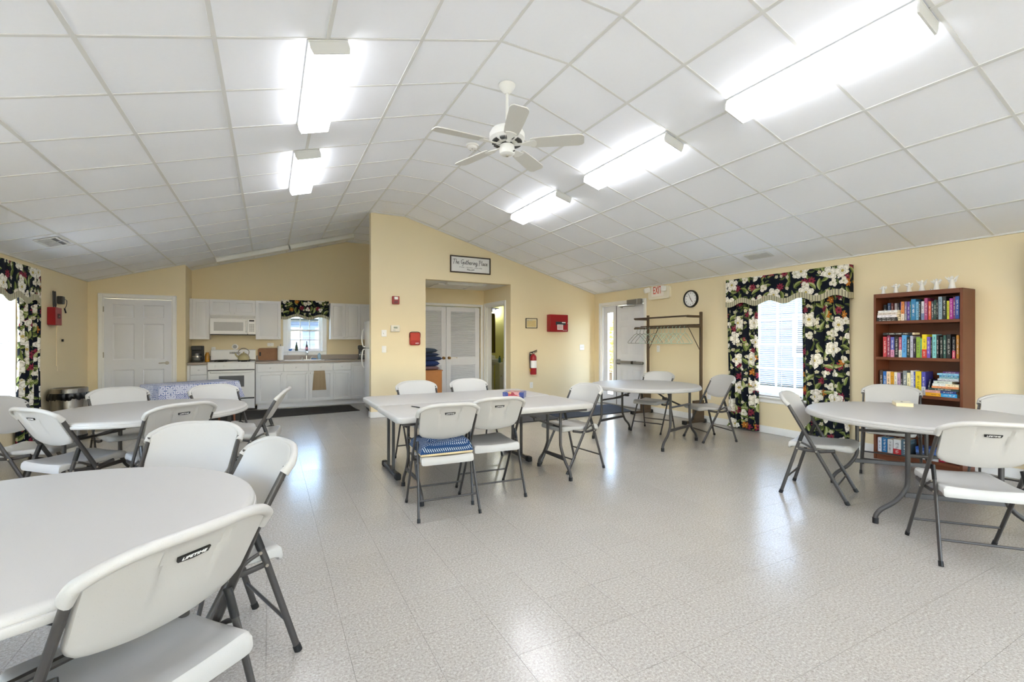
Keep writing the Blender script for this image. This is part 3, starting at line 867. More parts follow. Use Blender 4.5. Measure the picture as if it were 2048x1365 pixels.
bm = B(); bx(bm, -.235, .25, 0, .645, 0, .04, .008); bx(bm, .985, 2.325, 0, .645, 0, .04, .008); bx(bm, .25, .985, 0, .09, 0, .04); bx(bm, .25, .985, .50, .645, 0, .04)
obj('slab', bm, m_ctop, t); obj('backsplash', box(-.235, 2.325, .625, .645, .04, .14, .004), m_ctop, t)
t = thing('worktop', 'short grey laminate worktop under the black coffee maker', 'worktop', (0, 10.0, .872))
obj('slab', box(-1.308, -1.0, 0, .645, 0, .04, .008), m_ctop, t); obj('backsplash', box(-1.308, -1.0, .625, .645, .04, .14, .004), m_ctop, t)
# sink and faucet
t = thing('sink', 'white drop-in double sink below the kitchen window', 'sink', (.617, 10.295, .912))
bm = B()
for x0, x1 in ((-.35, -.012), (.012, .35)):
    L = [[(x, y, z) for x, y in rpoly(x0 - o, x1 + o, -.19 - o, .19 + o, .05, 4)] for o, z in ((.0, .004), (-.012, -.01), (-.03, -.16), (-.06, -.175))]
    loft(bm, L, False)
    f = bm.faces.new([bm.verts.new(p) for p in L[-1]])
obj('basin', bm, m_enam, t)
bm = B(); bx(bm, -.375, .375, -.205, -.188, -.002, .008, .003); bx(bm, -.375, .375, .188, .21, -.002, .008, .003); bx(bm, -.375, -.345, -.188, .188, -.002, .008, .003); bx(bm, .345, .375, -.188, .188, -.002, .008, .003); bx(bm, -.014, .014, -.188, .188, -.002, .007, .003)
obj('rim', bm, m_enam, t)
t = thing('faucet', 'chrome faucet standing behind the white sink', 'faucet', (.69, 10.545, .912))
bm = B(); bx(bm, -.11, .11, -.02, .02, 0, .014, .005); obj('deck_plate', bm, m_chrome, t)
bm = B(); tube(bm, smooth_path([(0, 0, .01), (0, 0, .12), (0, -.05, .17), (0, -.15, .15), (0, -.17, .12)], 5), .013, seg=10); obj('spout', bm, m_chrome, t)
for x in (-.085, .085):
    bm = B(); tube(bm, [(x, 0, .01), (x, 0, .05)], .013, seg=8); tube(bm, [(x, 0, .05), (x * 1.5, -.02, .062)], .007, seg=6); obj('handle', bm, m_chrome, t)
# range
t = thing('range', 'white freestanding range with black burners and a clock', 'stove', (-.617, 9.98, 0)); w = .375
obj('body', box(-w, w, .03, .62, .03, .895, .004), m_enam, t)
obj('cooktop', box(-w - .003, w + .003, -.005, .55, .893, .912, .008, 2), m_enam, t)
bm = B(); prism(bm, [(.0, .775), (.03, .775), (.03, .895), (-.004, .892)], 'x', -w, w); obj('control_panel', bm, m_enam, t)
for x in (-.26, -.13, .13, .26):
    k = obj('knob', (lambda b_: (tube(b_, [(x, .002, .835), (x, -.012, .835)], .024, seg=14), bx(b_, x - .005, x + .005, -.026, -.012, .815, .855, .003), b_)[-1])(B()), m_enam, t)
bm = B(); bx(bm, -w + .004, w - .004, .002, .028, .758, .773); obj('vent_gap', bm, m_dark, t)
od = obj('oven_door', box(-w + .002, w - .002, -.012, .028, .245, .755, .008), m_enam, t)
obj('oven_window', box(-.20, .20, -.0145, -.011, .45, .66, .001), m_ovglass, od)
bm = B(); tube(bm, [(-.33, -.012, .725), (-.32, -.045, .727), (.32, -.045, .727), (.33, -.012, .725)], .012, seg=8); obj('door_handle', bm, m_enam, od)
obj('drawer', box(-w + .002, w - .002, -.008, .028, .04, .222, .008), m_enam, t)
obj('drawer_gap', box(-w + .01, w - .01, .004, .028, .224, .243), m_dark, t)
bm = B(); prism(bm, [(.545, .912), (.62, .912), (.62, 1.13), (.575, 1.135), (.56, 1.12)], 'x', -w, w); obj('backguard', bm, m_enam, t)
obj('backguard_gap', box(-w, w, .538, .546, .915, .935), m_dark, t)
obj('clock_panel', box(-.07, .11, .5545, .566, 1.05, 1.09), m_grey, t)
bm = text_bm('9:25', .03); bm.transform(Matrix.Translation((.0, .5535, 1.07))); obj('clock_digits', bm, m_dark, t)
for x in (-.19, .19):
    for y in (.16, .40):
        bm = B(); lathe(bm, [(0, .912), (.05, .912), (.05, .922), (.03, .928), (0, .928)], 16, (x, y, 0))
        for a in range(4):
            d = Vector((math.cos(a * PI / 2 + .78), math.sin(a * PI / 2 + .78), 0))
            tube(bm, [(x + d.x * .03, y + d.y * .03, .936), (x + d.x * .115, y + d.y * .115, .936), (x + d.x * .12, y + d.y * .12, .914)], .006, seg=5)
        tube(bm, [(x + .12 * math.cos(a * PI / 8), y + .12 * math.sin(a * PI / 8), .936) for a in range(16)], .006, seg=5, ring=True)
        obj('burner', bm, m_iron, t)
# kettle
m_ket = mat('sage_enamel', '#b5ab82', .25, var=.12, coat=.4)
t = thing('kettle', 'cream green enamel kettle with arched handle on the range', 'kettle', (-.43, 10.15, .943))
obj('body', lathe(B(), [(0, 0), (.088, 0), (.098, .012), (.10, .04), (.085, .08), (.055, .11), (.035, .118), (0, .12)], 24), m_ket, t)
obj('lid', lathe(B(), [(0, .116), (.045, .116), (.04, .126), (.012, .132), (.012, .142), (.016, .152), (0, .16)], 16), m_ket, t)
bm = B(); tube(bm, smooth_path([(-.085, 0, .06), (-.12, 0, .085), (-.142, 0, .13)], 4), [.02, .019, .018, .017, .015, .014, .013, .012, .011], seg=8); obj('spout', bm, m_ket, t)
bm = B(); tube(bm, smooth_path([(-.075, 0, .09), (-.085, 0, .17), (0, 0, .225), (.085, 0, .17), (.075, 0, .09)], 6), .008, seg=8); obj('handle', bm, m_nickel, t)
# microwave
t = thing('microwave', 'white over-range microwave with grey vent grille', 'microwave', (-.61, 10.25, 1.426)); w = .378
obj('body', box(-w, w, .025, .39, .012, .374, .004), m_enam, t)
obj('underside', box(-w + .01, w - .01, .03, .38, -.01, .012), m_dark, t)
for x0, x1 in ((-.365, -.235), (-.225, .145), (.155, .365)):
    v = obj('vent_grille', box(x0, x1, .012, .026, .315, .362, .002), m_grey, t)
    for k in range(5): obj('louvre', box(x0 + .005, x1 - .005, .006, .013, .319 + k * .009, .324 + k * .009), m_enam, v)
dm = obj('door', box(-w, .238, 0, .026, .004, .305, .01), m_enam, t)
obj('door_window', box(-.31, .165, -.0025, .001, .07, .235, .002), mat('microwave_mesh', '#b9b9b8', .3), dm)
bm = B(); tube(bm, [(.215, 0, .05), (.215, -.022, .06), (.215, -.022, .25), (.215, 0, .26)], .009, seg=8); obj('handle', bm, m_enam, dm)
cp = obj('control_panel', box(.242, w, 0, .026, .004, .305, .006), m_enam, t)
obj('display', box(.265, .35, -.002, .001, .255, .28), m_black, cp)
bm = B(); [bx(bm, .268 + i * .03, .29 + i * .03, -.0015, .001, .06 + j * .03, .08 + j * .03) for i in range(3) for j in range(5)]; stuff(obj('keypad', bm, m_grey, cp))
# wall cabinets
def wall_unit(x0, x1, z0, z1, doors, label, kn):
    t = thing('wall_cabinet', label, 'cabinet', (x0, 10.32, 0), 0)
    obj('body', box(0, x1 - x0, .02, .328, z0, z1), m_cab, t)
    for (a, b_), k in zip(doors, kn): cab_door(t, a - x0 + .002, b_ - x0 - .002, z0 + .003, z1 - .003, 0, (b_ - x0 - .03) if k > 0 else (a - x0 + .03), z0 + .04)
    return t
t = wall_unit(-1.305, -.996, 1.335, 2.09, [(-1.256, -.996)], 'narrow white wall cabinet in the corner above the coffee maker', [1])
obj('filler', box(0, .045, .002, .02, 1.335, 2.09), m_cab, t)
wall_unit(-.995, -.236, 1.803, 2.093, [(-.995, -.617), (-.614, -.236)], 'short two-door white wall cabinet above the microwave', [1, -1])
wall_unit(-.235, .205, 1.335, 2.097, [(-.235, .205)], 'white wall cabinet between the microwave and the sink window', [1])
t = wall_unit(1.135, 1.735, 1.34, 2.10, [(1.135, 1.43), (1.434, 1.735)], 'two-door white wall cabinet beside the sink window, toward the fridge', [1, -1])
wall_unit(1.737, 2.32, 1.34, 2.10, [(1.737, 2.03), (2.03, 2.32)], 'white corner wall cabinet partly hidden behind the fridge', [-1, 1])
# fridge, facing the range
t = thing('refrigerator', 'white refrigerator with curved handles behind the kitchen end wall', 'refrigerator', (1.60, 8.69, 0), RW * 1.0); w = .385
obj('cabinet', box(-w, w, .07, .70, .02, 1.665, .006), m_enam, t)
for nm, z0, z1 in (('freezer_door', 1.178, 1.67), ('fridge_door', .07, 1.165)):
    bm = B(); loft(bm, [[(x * .985 if k in (0, 3) else x, y, z) for x, y in rpoly(-w, w, 0 + (.006 if k in (0, 3) else 0), .066, .02, 4)] for k, z in enumerate((z0, z0 + .008, z1 - .008, z1))]); obj(nm, bm, m_enam, t)
    a, b_ = (1.19, 1.53) if z0 > 1 else (.80, 1.15)
    bm = B(); x = -w + .03
    tube(bm, smooth_path([(x, 0, a), (x, -.035, a + .03), (x, -.055, (a + b_) / 2), (x, -.035, b_ - .03), (x, 0, b_)], 5), .013, .010, seg=8)
    obj('handle', bm, m_enam, t.children[-1])
obj('door_gap', box(-w + .005, w - .005, .02, .07, 1.165, 1.178), m_dark, t)
obj('kick_grille', box(-w + .01, w - .01, .03, .07, .02, .068), m_dark, t)
for x in (-w + .05, w - .05): obj('foot', lathe(B(), [(0, 0), (.02, 0), (.02, .02), (0, .02)], 10, (x, .12, 0)), m_dark, t); obj('foot', lathe(B(), [(0, 0), (.02, 0), (.02, .02), (0, .02)], 10, (x, .62, 0)), m_dark, t)
# worktop things
def coffee(loc, label, rot=0):
    t = thing('coffee_maker', label, 'coffee maker', loc, rot)
    obj('base', box(-.095, .095, -.12, .10, 0, .03, .008), m_dark, t)
    obj('tower', box(-.095, .095, .02, .10, .03, .30, .008), m_dark, t)
    obj('brew_head', box(-.09, .09, -.11, .02, .215, .30, .012), m_dark, t)
    c_ = obj('carafe', lathe(B(), [(0, .032), (.055, .032), (.07, .06), (.068, .11), (.045, .15), (.047, .165), (0, .165)], 18, (0, -.055, 0)), m_ovglass, t)
    bm = B(); tube(bm, smooth_path([(.045, -.09, .15), (.08, -.12, .14), (.085, -.125, .08), (.06, -.10, .06)], 4), .008, seg=6); obj('handle', bm, m_dark, c_)
    obj('band', lathe(B(), [(.069, .095), (.072, .095), (.07, .115), (.067, .115)], 18, (0, -.055, 0)), m_nickel, c_)
    return t
coffee((-1.185, 10.34, .912), 'black coffee maker in the corner beside the range')
coffee((1.78, 10.28, .912), 'black coffee maker half hidden by the fridge', -.3)
m_amber = mat('amber_glass', '#b9821f', .1, var=.3, scale=12, spec=.6)
t = thing('jar', 'amber bottle jar beside the coffee maker', 'jar', (-1.028, 10.30, .912)); obj('body', lathe(B(), [(0, 0), (.036, 0), (.039, .01), (.037, .06), (.039, .12), (.03, .15), (.024, .158), (0, .158)], 16), m_amber, t); obj('lid', lathe(B(), [(0, .158), (.026, .158), (.026, .178), (0, .18)], 14), m_amber, t)
m_board = mat('brown_board_wood', '#94643c', .5, var=.22, scale=9)
t = thing('cutting_board', 'brown wooden cutting board leaning on the kitchen backsplash', 'cutting board', (0, 10.575, .912)); bm = B()
loft(bm, [[(x, yy + z * .14, z) for x, z in rpoly(-.203, .203, .003, .247, .04, 5)] for yy in (-.018, 0)]); obj('board', bm, m_board, t)
bm = B(); loft(bm, [[(x, yy + z * .14, z) for x, z in rpoly(-.18, -.15, .09, .17, .014, 4)] for yy in (-.0195, -.0175)]); obj('grip_slot', bm, m_iron, t)
m_paper = mat('white_paper', '#f4f4f3', .9, var=.01)
t = thing('paper_towel', 'white paper towel roll standing beside the sink', 'paper towel', (.20, 10.40, .912)); obj('roll', lathe(B(), [(.02, .012), (.055, .012), (.056, .29), (.02, .29)], 20), m_paper, t); obj('holder', lathe(B(), [(0, 0), (.07, 0), (.07, .011), (.009, .012), (.009, .31), (.013, .32), (0, .33)], 14), m_nickel, t)
m_blue = mat('blue_plastic', '#2f6fae', .3); m_clear = mat('pale_blue_plastic', '#a9c9dd', .2)
t = thing('soap_bottle', 'pale blue soap pump bottle behind the sink', 'bottle', (.935, 10.545, .912)); obj('body', lathe(B(), [(0, 0), (.032, 0), (.034, .02), (.034, .10), (.014, .13), (.014, .14), (0, .14)], 14), m_clear, t)
bm = B(); tube(bm, [(0, 0, .14), (0, 0, .185)], .006, seg=6); tube(bm, [(0, .005, .185), (0, -.05, .18)], .007, seg=6); obj('pump', bm, m_paper, t)
t = tag(obj('sponge', box(-.05, .05, -.03, .03, 0, .03, .008), m_blue, None, (.83, 10.54, .9125)), 'blue sponge lying beside the faucet', 'sponge')
t = thing('bottle', 'dark green bottle on the kitchen window ledge', 'bottle', (.505, 10.665, 1.098)); obj('body', lathe(B(), [(0, 0), (.03, 0), (.032, .08), (.015, .13), (.013, .165), (0, .165)], 12), mat('dark_green_glass', '#33402e', .15), t); obj('stopper', lathe(B(), [(0, .165), (.011, .165), (.011, .185), (0, .188)], 8), m_dark, t)
t = thing('bottle', 'tall dark bottle with pink label on the window ledge', 'bottle', (.70, 10.665, 1.098)); obj('body', lathe(B(), [(0, 0), (.026, 0), (.028, .09), (.012, .14), (.010, .20), (0, .205)], 12), mat('dark_glass', '#2a2230', .12), t); obj('label', lathe(B(), [(.0285, .03), (.029, .03), (.0295, .08), (.029, .08)], 12), mat('pink_label', '#c98a94', .7), t)
t = thing('toy_figure', 'small blue figurine on the window ledge beside the paper towel', 'figurine', (.385, 10.665, 1.098)); bm = B(); ball(bm, (0, 0, .02), .022, 10, sc=(1.5, .8, .9)); ball(bm, (.03, 0, .04), .013, 8); obj('body', bm, m_blue, t)
# hanging towel
m_tow = stripe_mat('brown_waffle_towel', .011, ['#b09c80', '#9c8869', '#b8a588']); 
t = thing('dish_towel', 'brown dish towel hanging over the sink cabinet door', 'towel', (.89, 10.03, 0)); bm = B(); g_ = []
for i in range(13):
    f = i / 12; x = -.104 + .208 * f
    pts = [(x * .96, .012, .704), (x * .96, -.004, .708), (x * .96, -.014 - .003 * math.sin(f * 9), .69)] + [(x * (1 + .03 * k), -.013 - .004 * math.sin(f * 11 + k * .4), .69 - .37 * k / 8) for k in range(1, 9)]
    g_.append([bm.verts.new(p) for p in pts])
for a, b_ in zip(g_, g_[1:]):
    for k in range(10): bm.faces.new((a[k], b_[k], b_[k + 1], a[k + 1]))
thicken(bm, .004)
o = obj('cloth', bm, m_tow, t); set_uv(o, lambda c: (c.x, c.z))
# ribbed kitchen mat
m_mat = mat('charcoal_ribbed_carpet', '#35322f', .95, var=.15, scale=30); m_navy = mat('navy_carpet', '#3d4656', .95, var=.12, scale=40, bump=.3, bscale=400)
t = thing('floor_mat', 'black ribbed floor mat along the kitchen cabinets', 'mat', (0, 0, 0)); bm = B()
prism(bm, [(-1.05, 8.72), (1.50, 8.985), (1.42, 9.86), (-1.13, 9.86)], 'z', .0005, .008); obj('backing', bm, m_mat, t)
bm = B()
for k in range(125):
    x = -1.04 + k * .02; yb_ = 8.735 + (x + 1.05) * .104
    bx(bm, x, x + .011, yb_, 9.845, .0075, .0115)
stuff(obj('ribs', bm, m_mat, t))

# ------------------------------------------------------------------ things on the end walls
def plate(loc, rot, w, h, label, kind='outlet'):
    t = thing('wall_outlet' if kind == 'outlet' else 'light_switch', label, kind if kind == 'outlet' else 'switch', loc, rot)
    obj('cover_plate', box(-w / 2, w / 2, -.006, -.0005, -h / 2, h / 2, .003), m_plate, t)
    if kind == 'outlet':
        for z in (-.02, .02):
            r = obj('receptacle', prism(B(), [(x, z_ + z) for x, z_ in rpoly(-.016, .016, -.013, .013, .006, 3)], 'y', -.008, -.005), m_plate, t)
            for x in (-.006, .006): obj('slot', box(x - .001, x + .001, -.0086, -.0078, z - .004, z + .005), m_dark, r)
    elif kind == 'switch':
        for x in ([0] if w < .1 else [-.023, .023]): obj('toggle', box(x - .005, x + .005, -.016, -.005, -.006, .012, .002), m_plate, t)
    elif kind == 'dimmer':
        obj('dial', lathe(B(), [(0, 0), (.017, 0), (.015, .016), (0, .017)], 16), m_plate, t); t.children[-1].rotation_euler = (PI / 2, 0, 0); t.children[-1].location = (0, -.005, 0); t['category'] = 'switch'
    return t
plate((1.737, YB, 1.434), 0, .085, .115, 'white round-dial wall control below the thermostat height, nearest the kitchen', 'dimmer')
plate((1.737, YB, 1.16), 0, .075, .115, 'white wall switch below the round-dial control', 'switch')
plate((5.89, YB, 1.17), 0, .118, .118, 'white double switch near the hall corner beside the exit door', 'switch')
plate((4.647, YB, .42), 0, .075, .118, 'white outlet low on the wall under the fire extinguisher')
plate((XR, 6.162, 1.162), RW, .075, .118, 'white outlet behind the coat rack hangers')
plate((XR, 5.075, .427), RW, .075, .118, 'white outlet low on the wall beside the floral curtain')
plate((XL, 8.0, .36), LW, .075, .118, 'white outlet on the bin side wall')
plate((-.97 + .01, YK, 1.13), 0, .07, .115, 'white kitchen outlet between coffee maker and range')
plate((.02, YK, 1.23), 0, .115, .07, 'white kitchen outlet above the cutting board')
t = thing('wall_timer', 'round white dial mounted above the range', 'dial', (-.60, YK, 1.19)); obj('ring', lathe(B(), [(0, 0), (.055, 0), (.055, .02), (.04, .024), (0, .024)], 20), m_plate, t, rot=(PI / 2, 0, 0)); obj('face', lathe(B(), [(0, .0242), (.034, .0242), (.03, .026), (0, .026)], 16), m_grey, t, rot=(PI / 2, 0, 0))
# fire alarm strobe
t = thing('fire_alarm', 'red fire alarm strobe with clear window high on the end wall', 'fire alarm', (1.932, YB, 2.007)); obj('housing', box(-.06, .06, -.045, -.0005, -.068, .068, .006), m_red, t)
obj('strobe_lens', box(-.034, .034, -.062, -.044, .008, .056, .008), m_plate, t)
bm = B(); [bx(bm, -.035, .035, -.0465, -.044, -.055 + k * .01, -.05 + k * .01) for k in range(5)]; obj('sounder_slots', bm, m_dark, t)
t = thing('thermostat', 'off white thermostat with small grey display', 'thermostat', (1.925, YB, 1.517)); obj('housing', box(-.078, .078, -.03, -.0005, -.058, .058, .012, 2), mat('ivory_plastic', '#e4dfd0', .4), t); obj('display', box(-.03, .035, -.0315, -.029, .0, .03), mat('lcd_grey', '#9aa08e', .3), t); obj('button_row', box(-.045, .0, -.0315, -.029, -.032, -.022), m_grey, t)
# red pouch
t = thing('first_aid_pouch', 'red zipped pouch with dark strap hanging on the end wall', 'pouch', (2.267, YB, 1.34)); bm = B()
loft(bm, [[(x, yy, z) for x, z in rpoly(-.092 * s_, .092 * s_, -.112 * s_, .112 * s_, .025, 4)] for yy, s_ in ((-.0005, .96), (-.02, 1), (-.045, .98), (-.058, .86))]); obj('pouch_body', bm, mat('orange_red_nylon', '#b83a26', .6, var=.08), t)
obj('front_pocket', box(-.08, .08, -.066, -.05, -.105, -.03, .008), mat('red_nylon', '#a3221f', .6), t)
bm = B(); tube(bm, smooth_path([(-.092, -.03, .02), (-.094, -.03, .09), (-.07, -.03, .116), (0, -.03, .12), (.07, -.03, .116), (.094, -.03, .09), (.092, -.03, .02)], 4), .006, seg=6); obj('strap', bm, m_dark, t)
bm = text_bm('AED', .035); bm.transform(Matrix.Translation((.03, -.067, -.08))); obj('lettering', bm, m_paper, t)
# certificate
t = thing('picture_frame', 'small black-framed certificate above the fire extinguisher', 'picture', (4.646, YB, 1.658)); bm = B(); w, h = .132, .10
bx(bm, -w, w, -.018, -.0005, -h, -h + .012); bx(bm, -w, w, -.018, -.0005, h - .012, h); bx(bm, -w, -w + .012, -.018, -.0005, -h + .012, h - .012); bx(bm, w - .012, w, -.018, -.0005, -h + .012, h - .012)
obj('frame', bm, m_dark, t); pm = obj('sheet', box(-w + .012, w - .012, -.010, -.004, -h + .012, h - .012), mat('cream_print', '#e2d9b8', .6), t)
obj('print', box(-w + .03, w - .03, -.0108, -.0099, -h + .03, h - .04), mat('tan_print', '#d5bf86', .6, var=.12, scale=14), pm)
bm = B(); bx(bm, -.10, -.06, -.0112, -.0099, .05, .062); bx(bm, -.045, .02, -.0112, -.0099, .052, .06); obj('writing', bm, m_grey, pm)
# red cabinet
t = thing('defibrillator_cabinet', 'red metal wall cabinet with dark and white label', 'wall cabinet', (5.225, YB, 1.667)); obj('box', box(-.215, .215, -.13, -.0005, -.175, .175, .006), m_red, t)
dr = obj('door', box(-.21, .21, -.145, -.131, -.17, .17, .004), m_red, t)
obj('dark_label', box(-.09, .15, -.1465, -.1445, -.04, .03), mat('charcoal_label', '#26333a', .5), dr)
obj('white_label', box(-.055, .085, -.148, -.146, -.135, -.03), m_paper, dr)
bm = B(); [bx(bm, -.045, .075, -.1487, -.1478, -.05 - k * .017, -.043 - k * .017) for k in range(5)]; obj('label_lines', bm, m_red, dr)
obj('white_tag', box(.06, .145, -.1475, -.146, .005, .022), m_paper, dr)
bm = text_bm('FIRST AID', .022); bm.transform(Matrix.Translation((.13, -.1462, -.145))); obj('lettering', bm, m_paper, dr)
bm = B(); tube(bm, [(.195, -.145, .0), (.195, -.158, .0)], .011, seg=10); obj('latch', bm, m_chrome, dr)
# extinguisher
t = thing('fire_extinguisher', 'red fire extinguisher with white label hanging on the wall', 'fire extinguisher', (4.645, YB - .085, .64)); obj('cylinder', lathe(B(), [(0, 0), (.06, 0), (.064, .012), (.064, .34), (.052, .375), (.024, .395), (.02, .41), (0, .41)], 24), m_red, t)
obj('label', lathe(B(), [(.0648, .13), (.0655, .13), (.0655, .275), (.0648, .275)], 24), m_paper, t)
bm = B(); bx(bm, -.02, .02, -.02, .02, .405, .445, .005); obj('valve', bm, m_nickel, t)
bm = B(); tube(bm, [(-.05, -.0, .44), (.01, 0, .455), (.085, 0, .482)], .009, .005, seg=6); tube(bm, [(-.03, 0, .43), (.085, 0, .452)], .008, .005, seg=6); obj('lever', bm, m_dark, t)
bm = B(); tube(bm, smooth_path([(-.02, 0, .425), (-.07, 0, .44), (-.085, 0, .37), (-.078, 0, .2), (-.074, 0, .12)], 5), .009, seg=7); obj('hose', bm, m_dark, t)
bm = B(); bx(bm, -.03, .03, .064, .0845, .15, .40); obj('wall_bracket', bm, m_dark, t)
bm = B(); bx(bm, -.082, -.066, -.005, .008, .06, .13, .003); obj('tag', bm, mat('yellow_tag', '#d9b23a', .6), t)
# ------------------------------------------------------------------ painted sign
t = thing('wall_sign', 'white wooden sign with dark frame and handwritten lettering above the alcove', 'sign', (3.332, YB, 2.722)); w, h = .406, .156
m_frame = mat('dark_walnut', '#3a2c1e', .5, var=.2, scale=15); m_ink = mat('charcoal_paint', '#3a3a3a', .7)
for nm, a in (('frame_rail', (-w, w, h - .02, h)), ('frame_rail', (-w, w, -h, -h + .02)), ('frame_stile', (-w, -w + .02, -h + .02, h - .02)), ('frame_stile', (w - .02, w, -h + .02, h - .02))):
    obj(nm, box(a[0], a[1], -.028, -.0005, a[2], a[3], .002), m_frame, t)
bd = obj('sign_board', box(-w + .02, w - .02, -.012, -.002, -h + .02, h - .02), mat('white_board_paint', '#e9e8e6', .6, var=.02), t)
GL = {'T': (.5, [[(0, .92), (.25, .98), (.55, 1.02)], [(.3, .98), (.2, .5), (.1, -.05)]]), 'h': (.34, [[(.14, 1.02), (.08, .5), (.03, 0)], [(.05, .25), (.16, .46), (.26, .42), (.24, .2), (.26, 0)]]),
      'e': (.34, [[(.02, .22), (.2, .3), (.24, .44), (.12, .5), (.03, .3), (.05, .06), (.18, .0), (.32, .14)]]), ' ': (.26, []),
      'G': (.58, [[(.5, .86), (.38, 1.0), (.14, .82), (.02, .42), (.14, .1), (.34, .2), (.44, .46)], [(.26, .44), (.46, .46), (.42, .1), (.34, -.3), (.22, -.36)]]),
      'a': (.36, [[(.28, .44), (.14, .5), (.02, .28), (.08, .02), (.2, .14), (.28, .44), (.26, .12), (.36, .02)]]), 't': (.28, [[(.16, .9), (.1, .4), (.12, .02), (.26, .1)], [(0, .58), (.3, .64)]]),
      'r': (.3, [[(.07, .5), (.04, .2), (.03, 0)], [(.05, .28), (.16, .46), (.28, .44)]]), 'i': (.18, [[(.07, .48), (.05, .1), (.14, .02)], [(.09, .66), (.1, .7)]]),
      'n': (.34, [[(.06, .5), (.03, 0)], [(.04, .28), (.16, .48), (.24, .38), (.22, .1), (.32, .02)]]), 'g': (.34, [[(.28, .44), (.12, .5), (.02, .28), (.1, .06), (.22, .18), (.28, .46), (.24, -.1), (.12, -.4), (.0, -.26), (.34, .06)]]),
      'P': (.5, [[(.14, .96), (.1, .4), (.03, -.2)], [(.02, .9), (.24, 1.02), (.42, .84), (.34, .6), (.1, .5)]]), 'l': (.2, [[(.14, 1.0), (.06, .4), (.06, .04), (.18, .06)]]),
      'c': (.3, [[(.26, .42), (.14, .5), (.03, .26), (.1, .02), (.28, .1)]])}
txt = 'The Gathering Place'; tot = sum(GL[c_][0] for c_ in txt); k = .70 / tot; x = -.35; bm = B()
for c_ in txt:
    for st in GL[c_][1]:
        pts = smooth_path([(x + a * k, -.0128, .006 + b_ * k * .78) for a, b_ in st], 4) if len(st) > 2 else [Vector((x + a * k, -.0128, .006 + b_ * k * .78)) for a, b_ in st]
        tube(bm, pts, .0045 if len(st) > 2 else .0055, .0015, seg=6, side=(1, 0, .25))
    x += GL[c_][0] * k
obj('lettering', bm, m_ink, bd)
bm = text_bm('SIT LONG  \u2022  TALK MUCH  \u2022  LAUGH OFTEN', .028, .001, .2, .46); bm.transform(Matrix.Translation((0, -.0125, -.052))); obj('small_lettering', bm, m_ink, bd)
bm = B()
for s_ in (-1, 1):
    tube(bm, [(0, -.0125, -.098), (s_ * .075, -.0125, -.084)], .0018, seg=5)
    for i in range(5):
        for d in (-1, 1):
            ball(bm, (s_ * (.012 + i * .014), -.0125, -.096 + i * .0026 + d * .009), .008, 8, sc=(1, .12, .45))
obj('laurel', bm, m_ink, bd)

# ------------------------------------------------------------------ exit sign, clock
t = thing('exit_sign', 'white EXIT sign with red letters and two emergency lamps', 'exit sign', (XR, 6.115, 2.178), RW)
m_ivory = mat('ivory_housing', '#ece6d4', .4, var=.02)
obj('housing', prism(B(), rpoly(-.255, .255, -.122, .10, .05, 5), 'y', -.045, -.0005), m_ivory, t)
obj('face', box(-.17, .13, -.052, -.044, -.075, .115, .004), mat('white_sign_face', '#f6efe6', .3), t)
bm = text_bm('EXIT', .19, .003, 0, .20); bm.transform(Matrix.Translation((-.02, -.0535, .03))); obj('lettering', bm, mat('red_letters', '#d8481f', .5), t)
for x in (-.235, .165):
    hd = obj('lamp_head', box(-.05, .05, -.05, .05, -.045, .045, .018, 2), m_plate, t, (x, -.09, .05), (.25, 0, -.5 if x < 0 else .7))
    obj('lens', box(-.038, .038, -.056, -.049, -.034, .034, .006), m_plate, hd)
    bm = B(); tube(bm, [(x, -.045, .03), (x, -.09, .05)], .012, seg=8); obj('lamp_neck', bm, m_plate, t)
t = thing('wall_clock', 'round black-rimmed wall clock with white face beside the exit sign', 'clock', (XR, 5.424, 2.003), RW); R = .145
obj('rim', lathe(B(), [(R - .02, .0), (R, 0), (R, .03), (R - .008, .042), (R - .02, .036), (R - .022, .02)], 40), m_dark, t, rot=(PI / 2, 0, 0))
fc = obj('dial', lathe(B(), [(0, .001), (R - .02, .001), (R - .02, .02), (0, .02)], 40), m_paper, t, rot=(PI / 2, 0, 0))
bm = B()
for k in range(12):
    a = PI / 2 - (k + 1) * PI / 6; n_ = text_bm(str(k + 1), .032); add(bm, n_, 0, Matrix.Translation((.094 * math.cos(a), -.0215, .094 * math.sin(a))))
for k in range(60):
    a = k * PI / 30; bx_ = box(-.001, .001, -.0205, -.0199, .112, .12); add(bm, bx_, 0, Matrix.Rotation(a, 4, 'Y'))
obj('numerals', bm, m_dark, t)
for nm, L_, a, w_ in (('hour_hand', .06, math.radians(147), .004), ('minute_hand', .095, math.radians(-26), .003)):
    o = obj(nm, box(-w_, w_, -.024, -.0225, -.018, L_), m_dark, t, rot=(0, a, 0))
obj('second_hand', box(-.001, .001, -.026, -.0245, -.03, .10), m_red, t, rot=(0, math.radians(140), 0))
obj('pivot', lathe(B(), [(0, .02), (.006, .02), (.006, .027), (0, .027)], 12), m_dark, t, rot=(PI / 2, 0, 0))

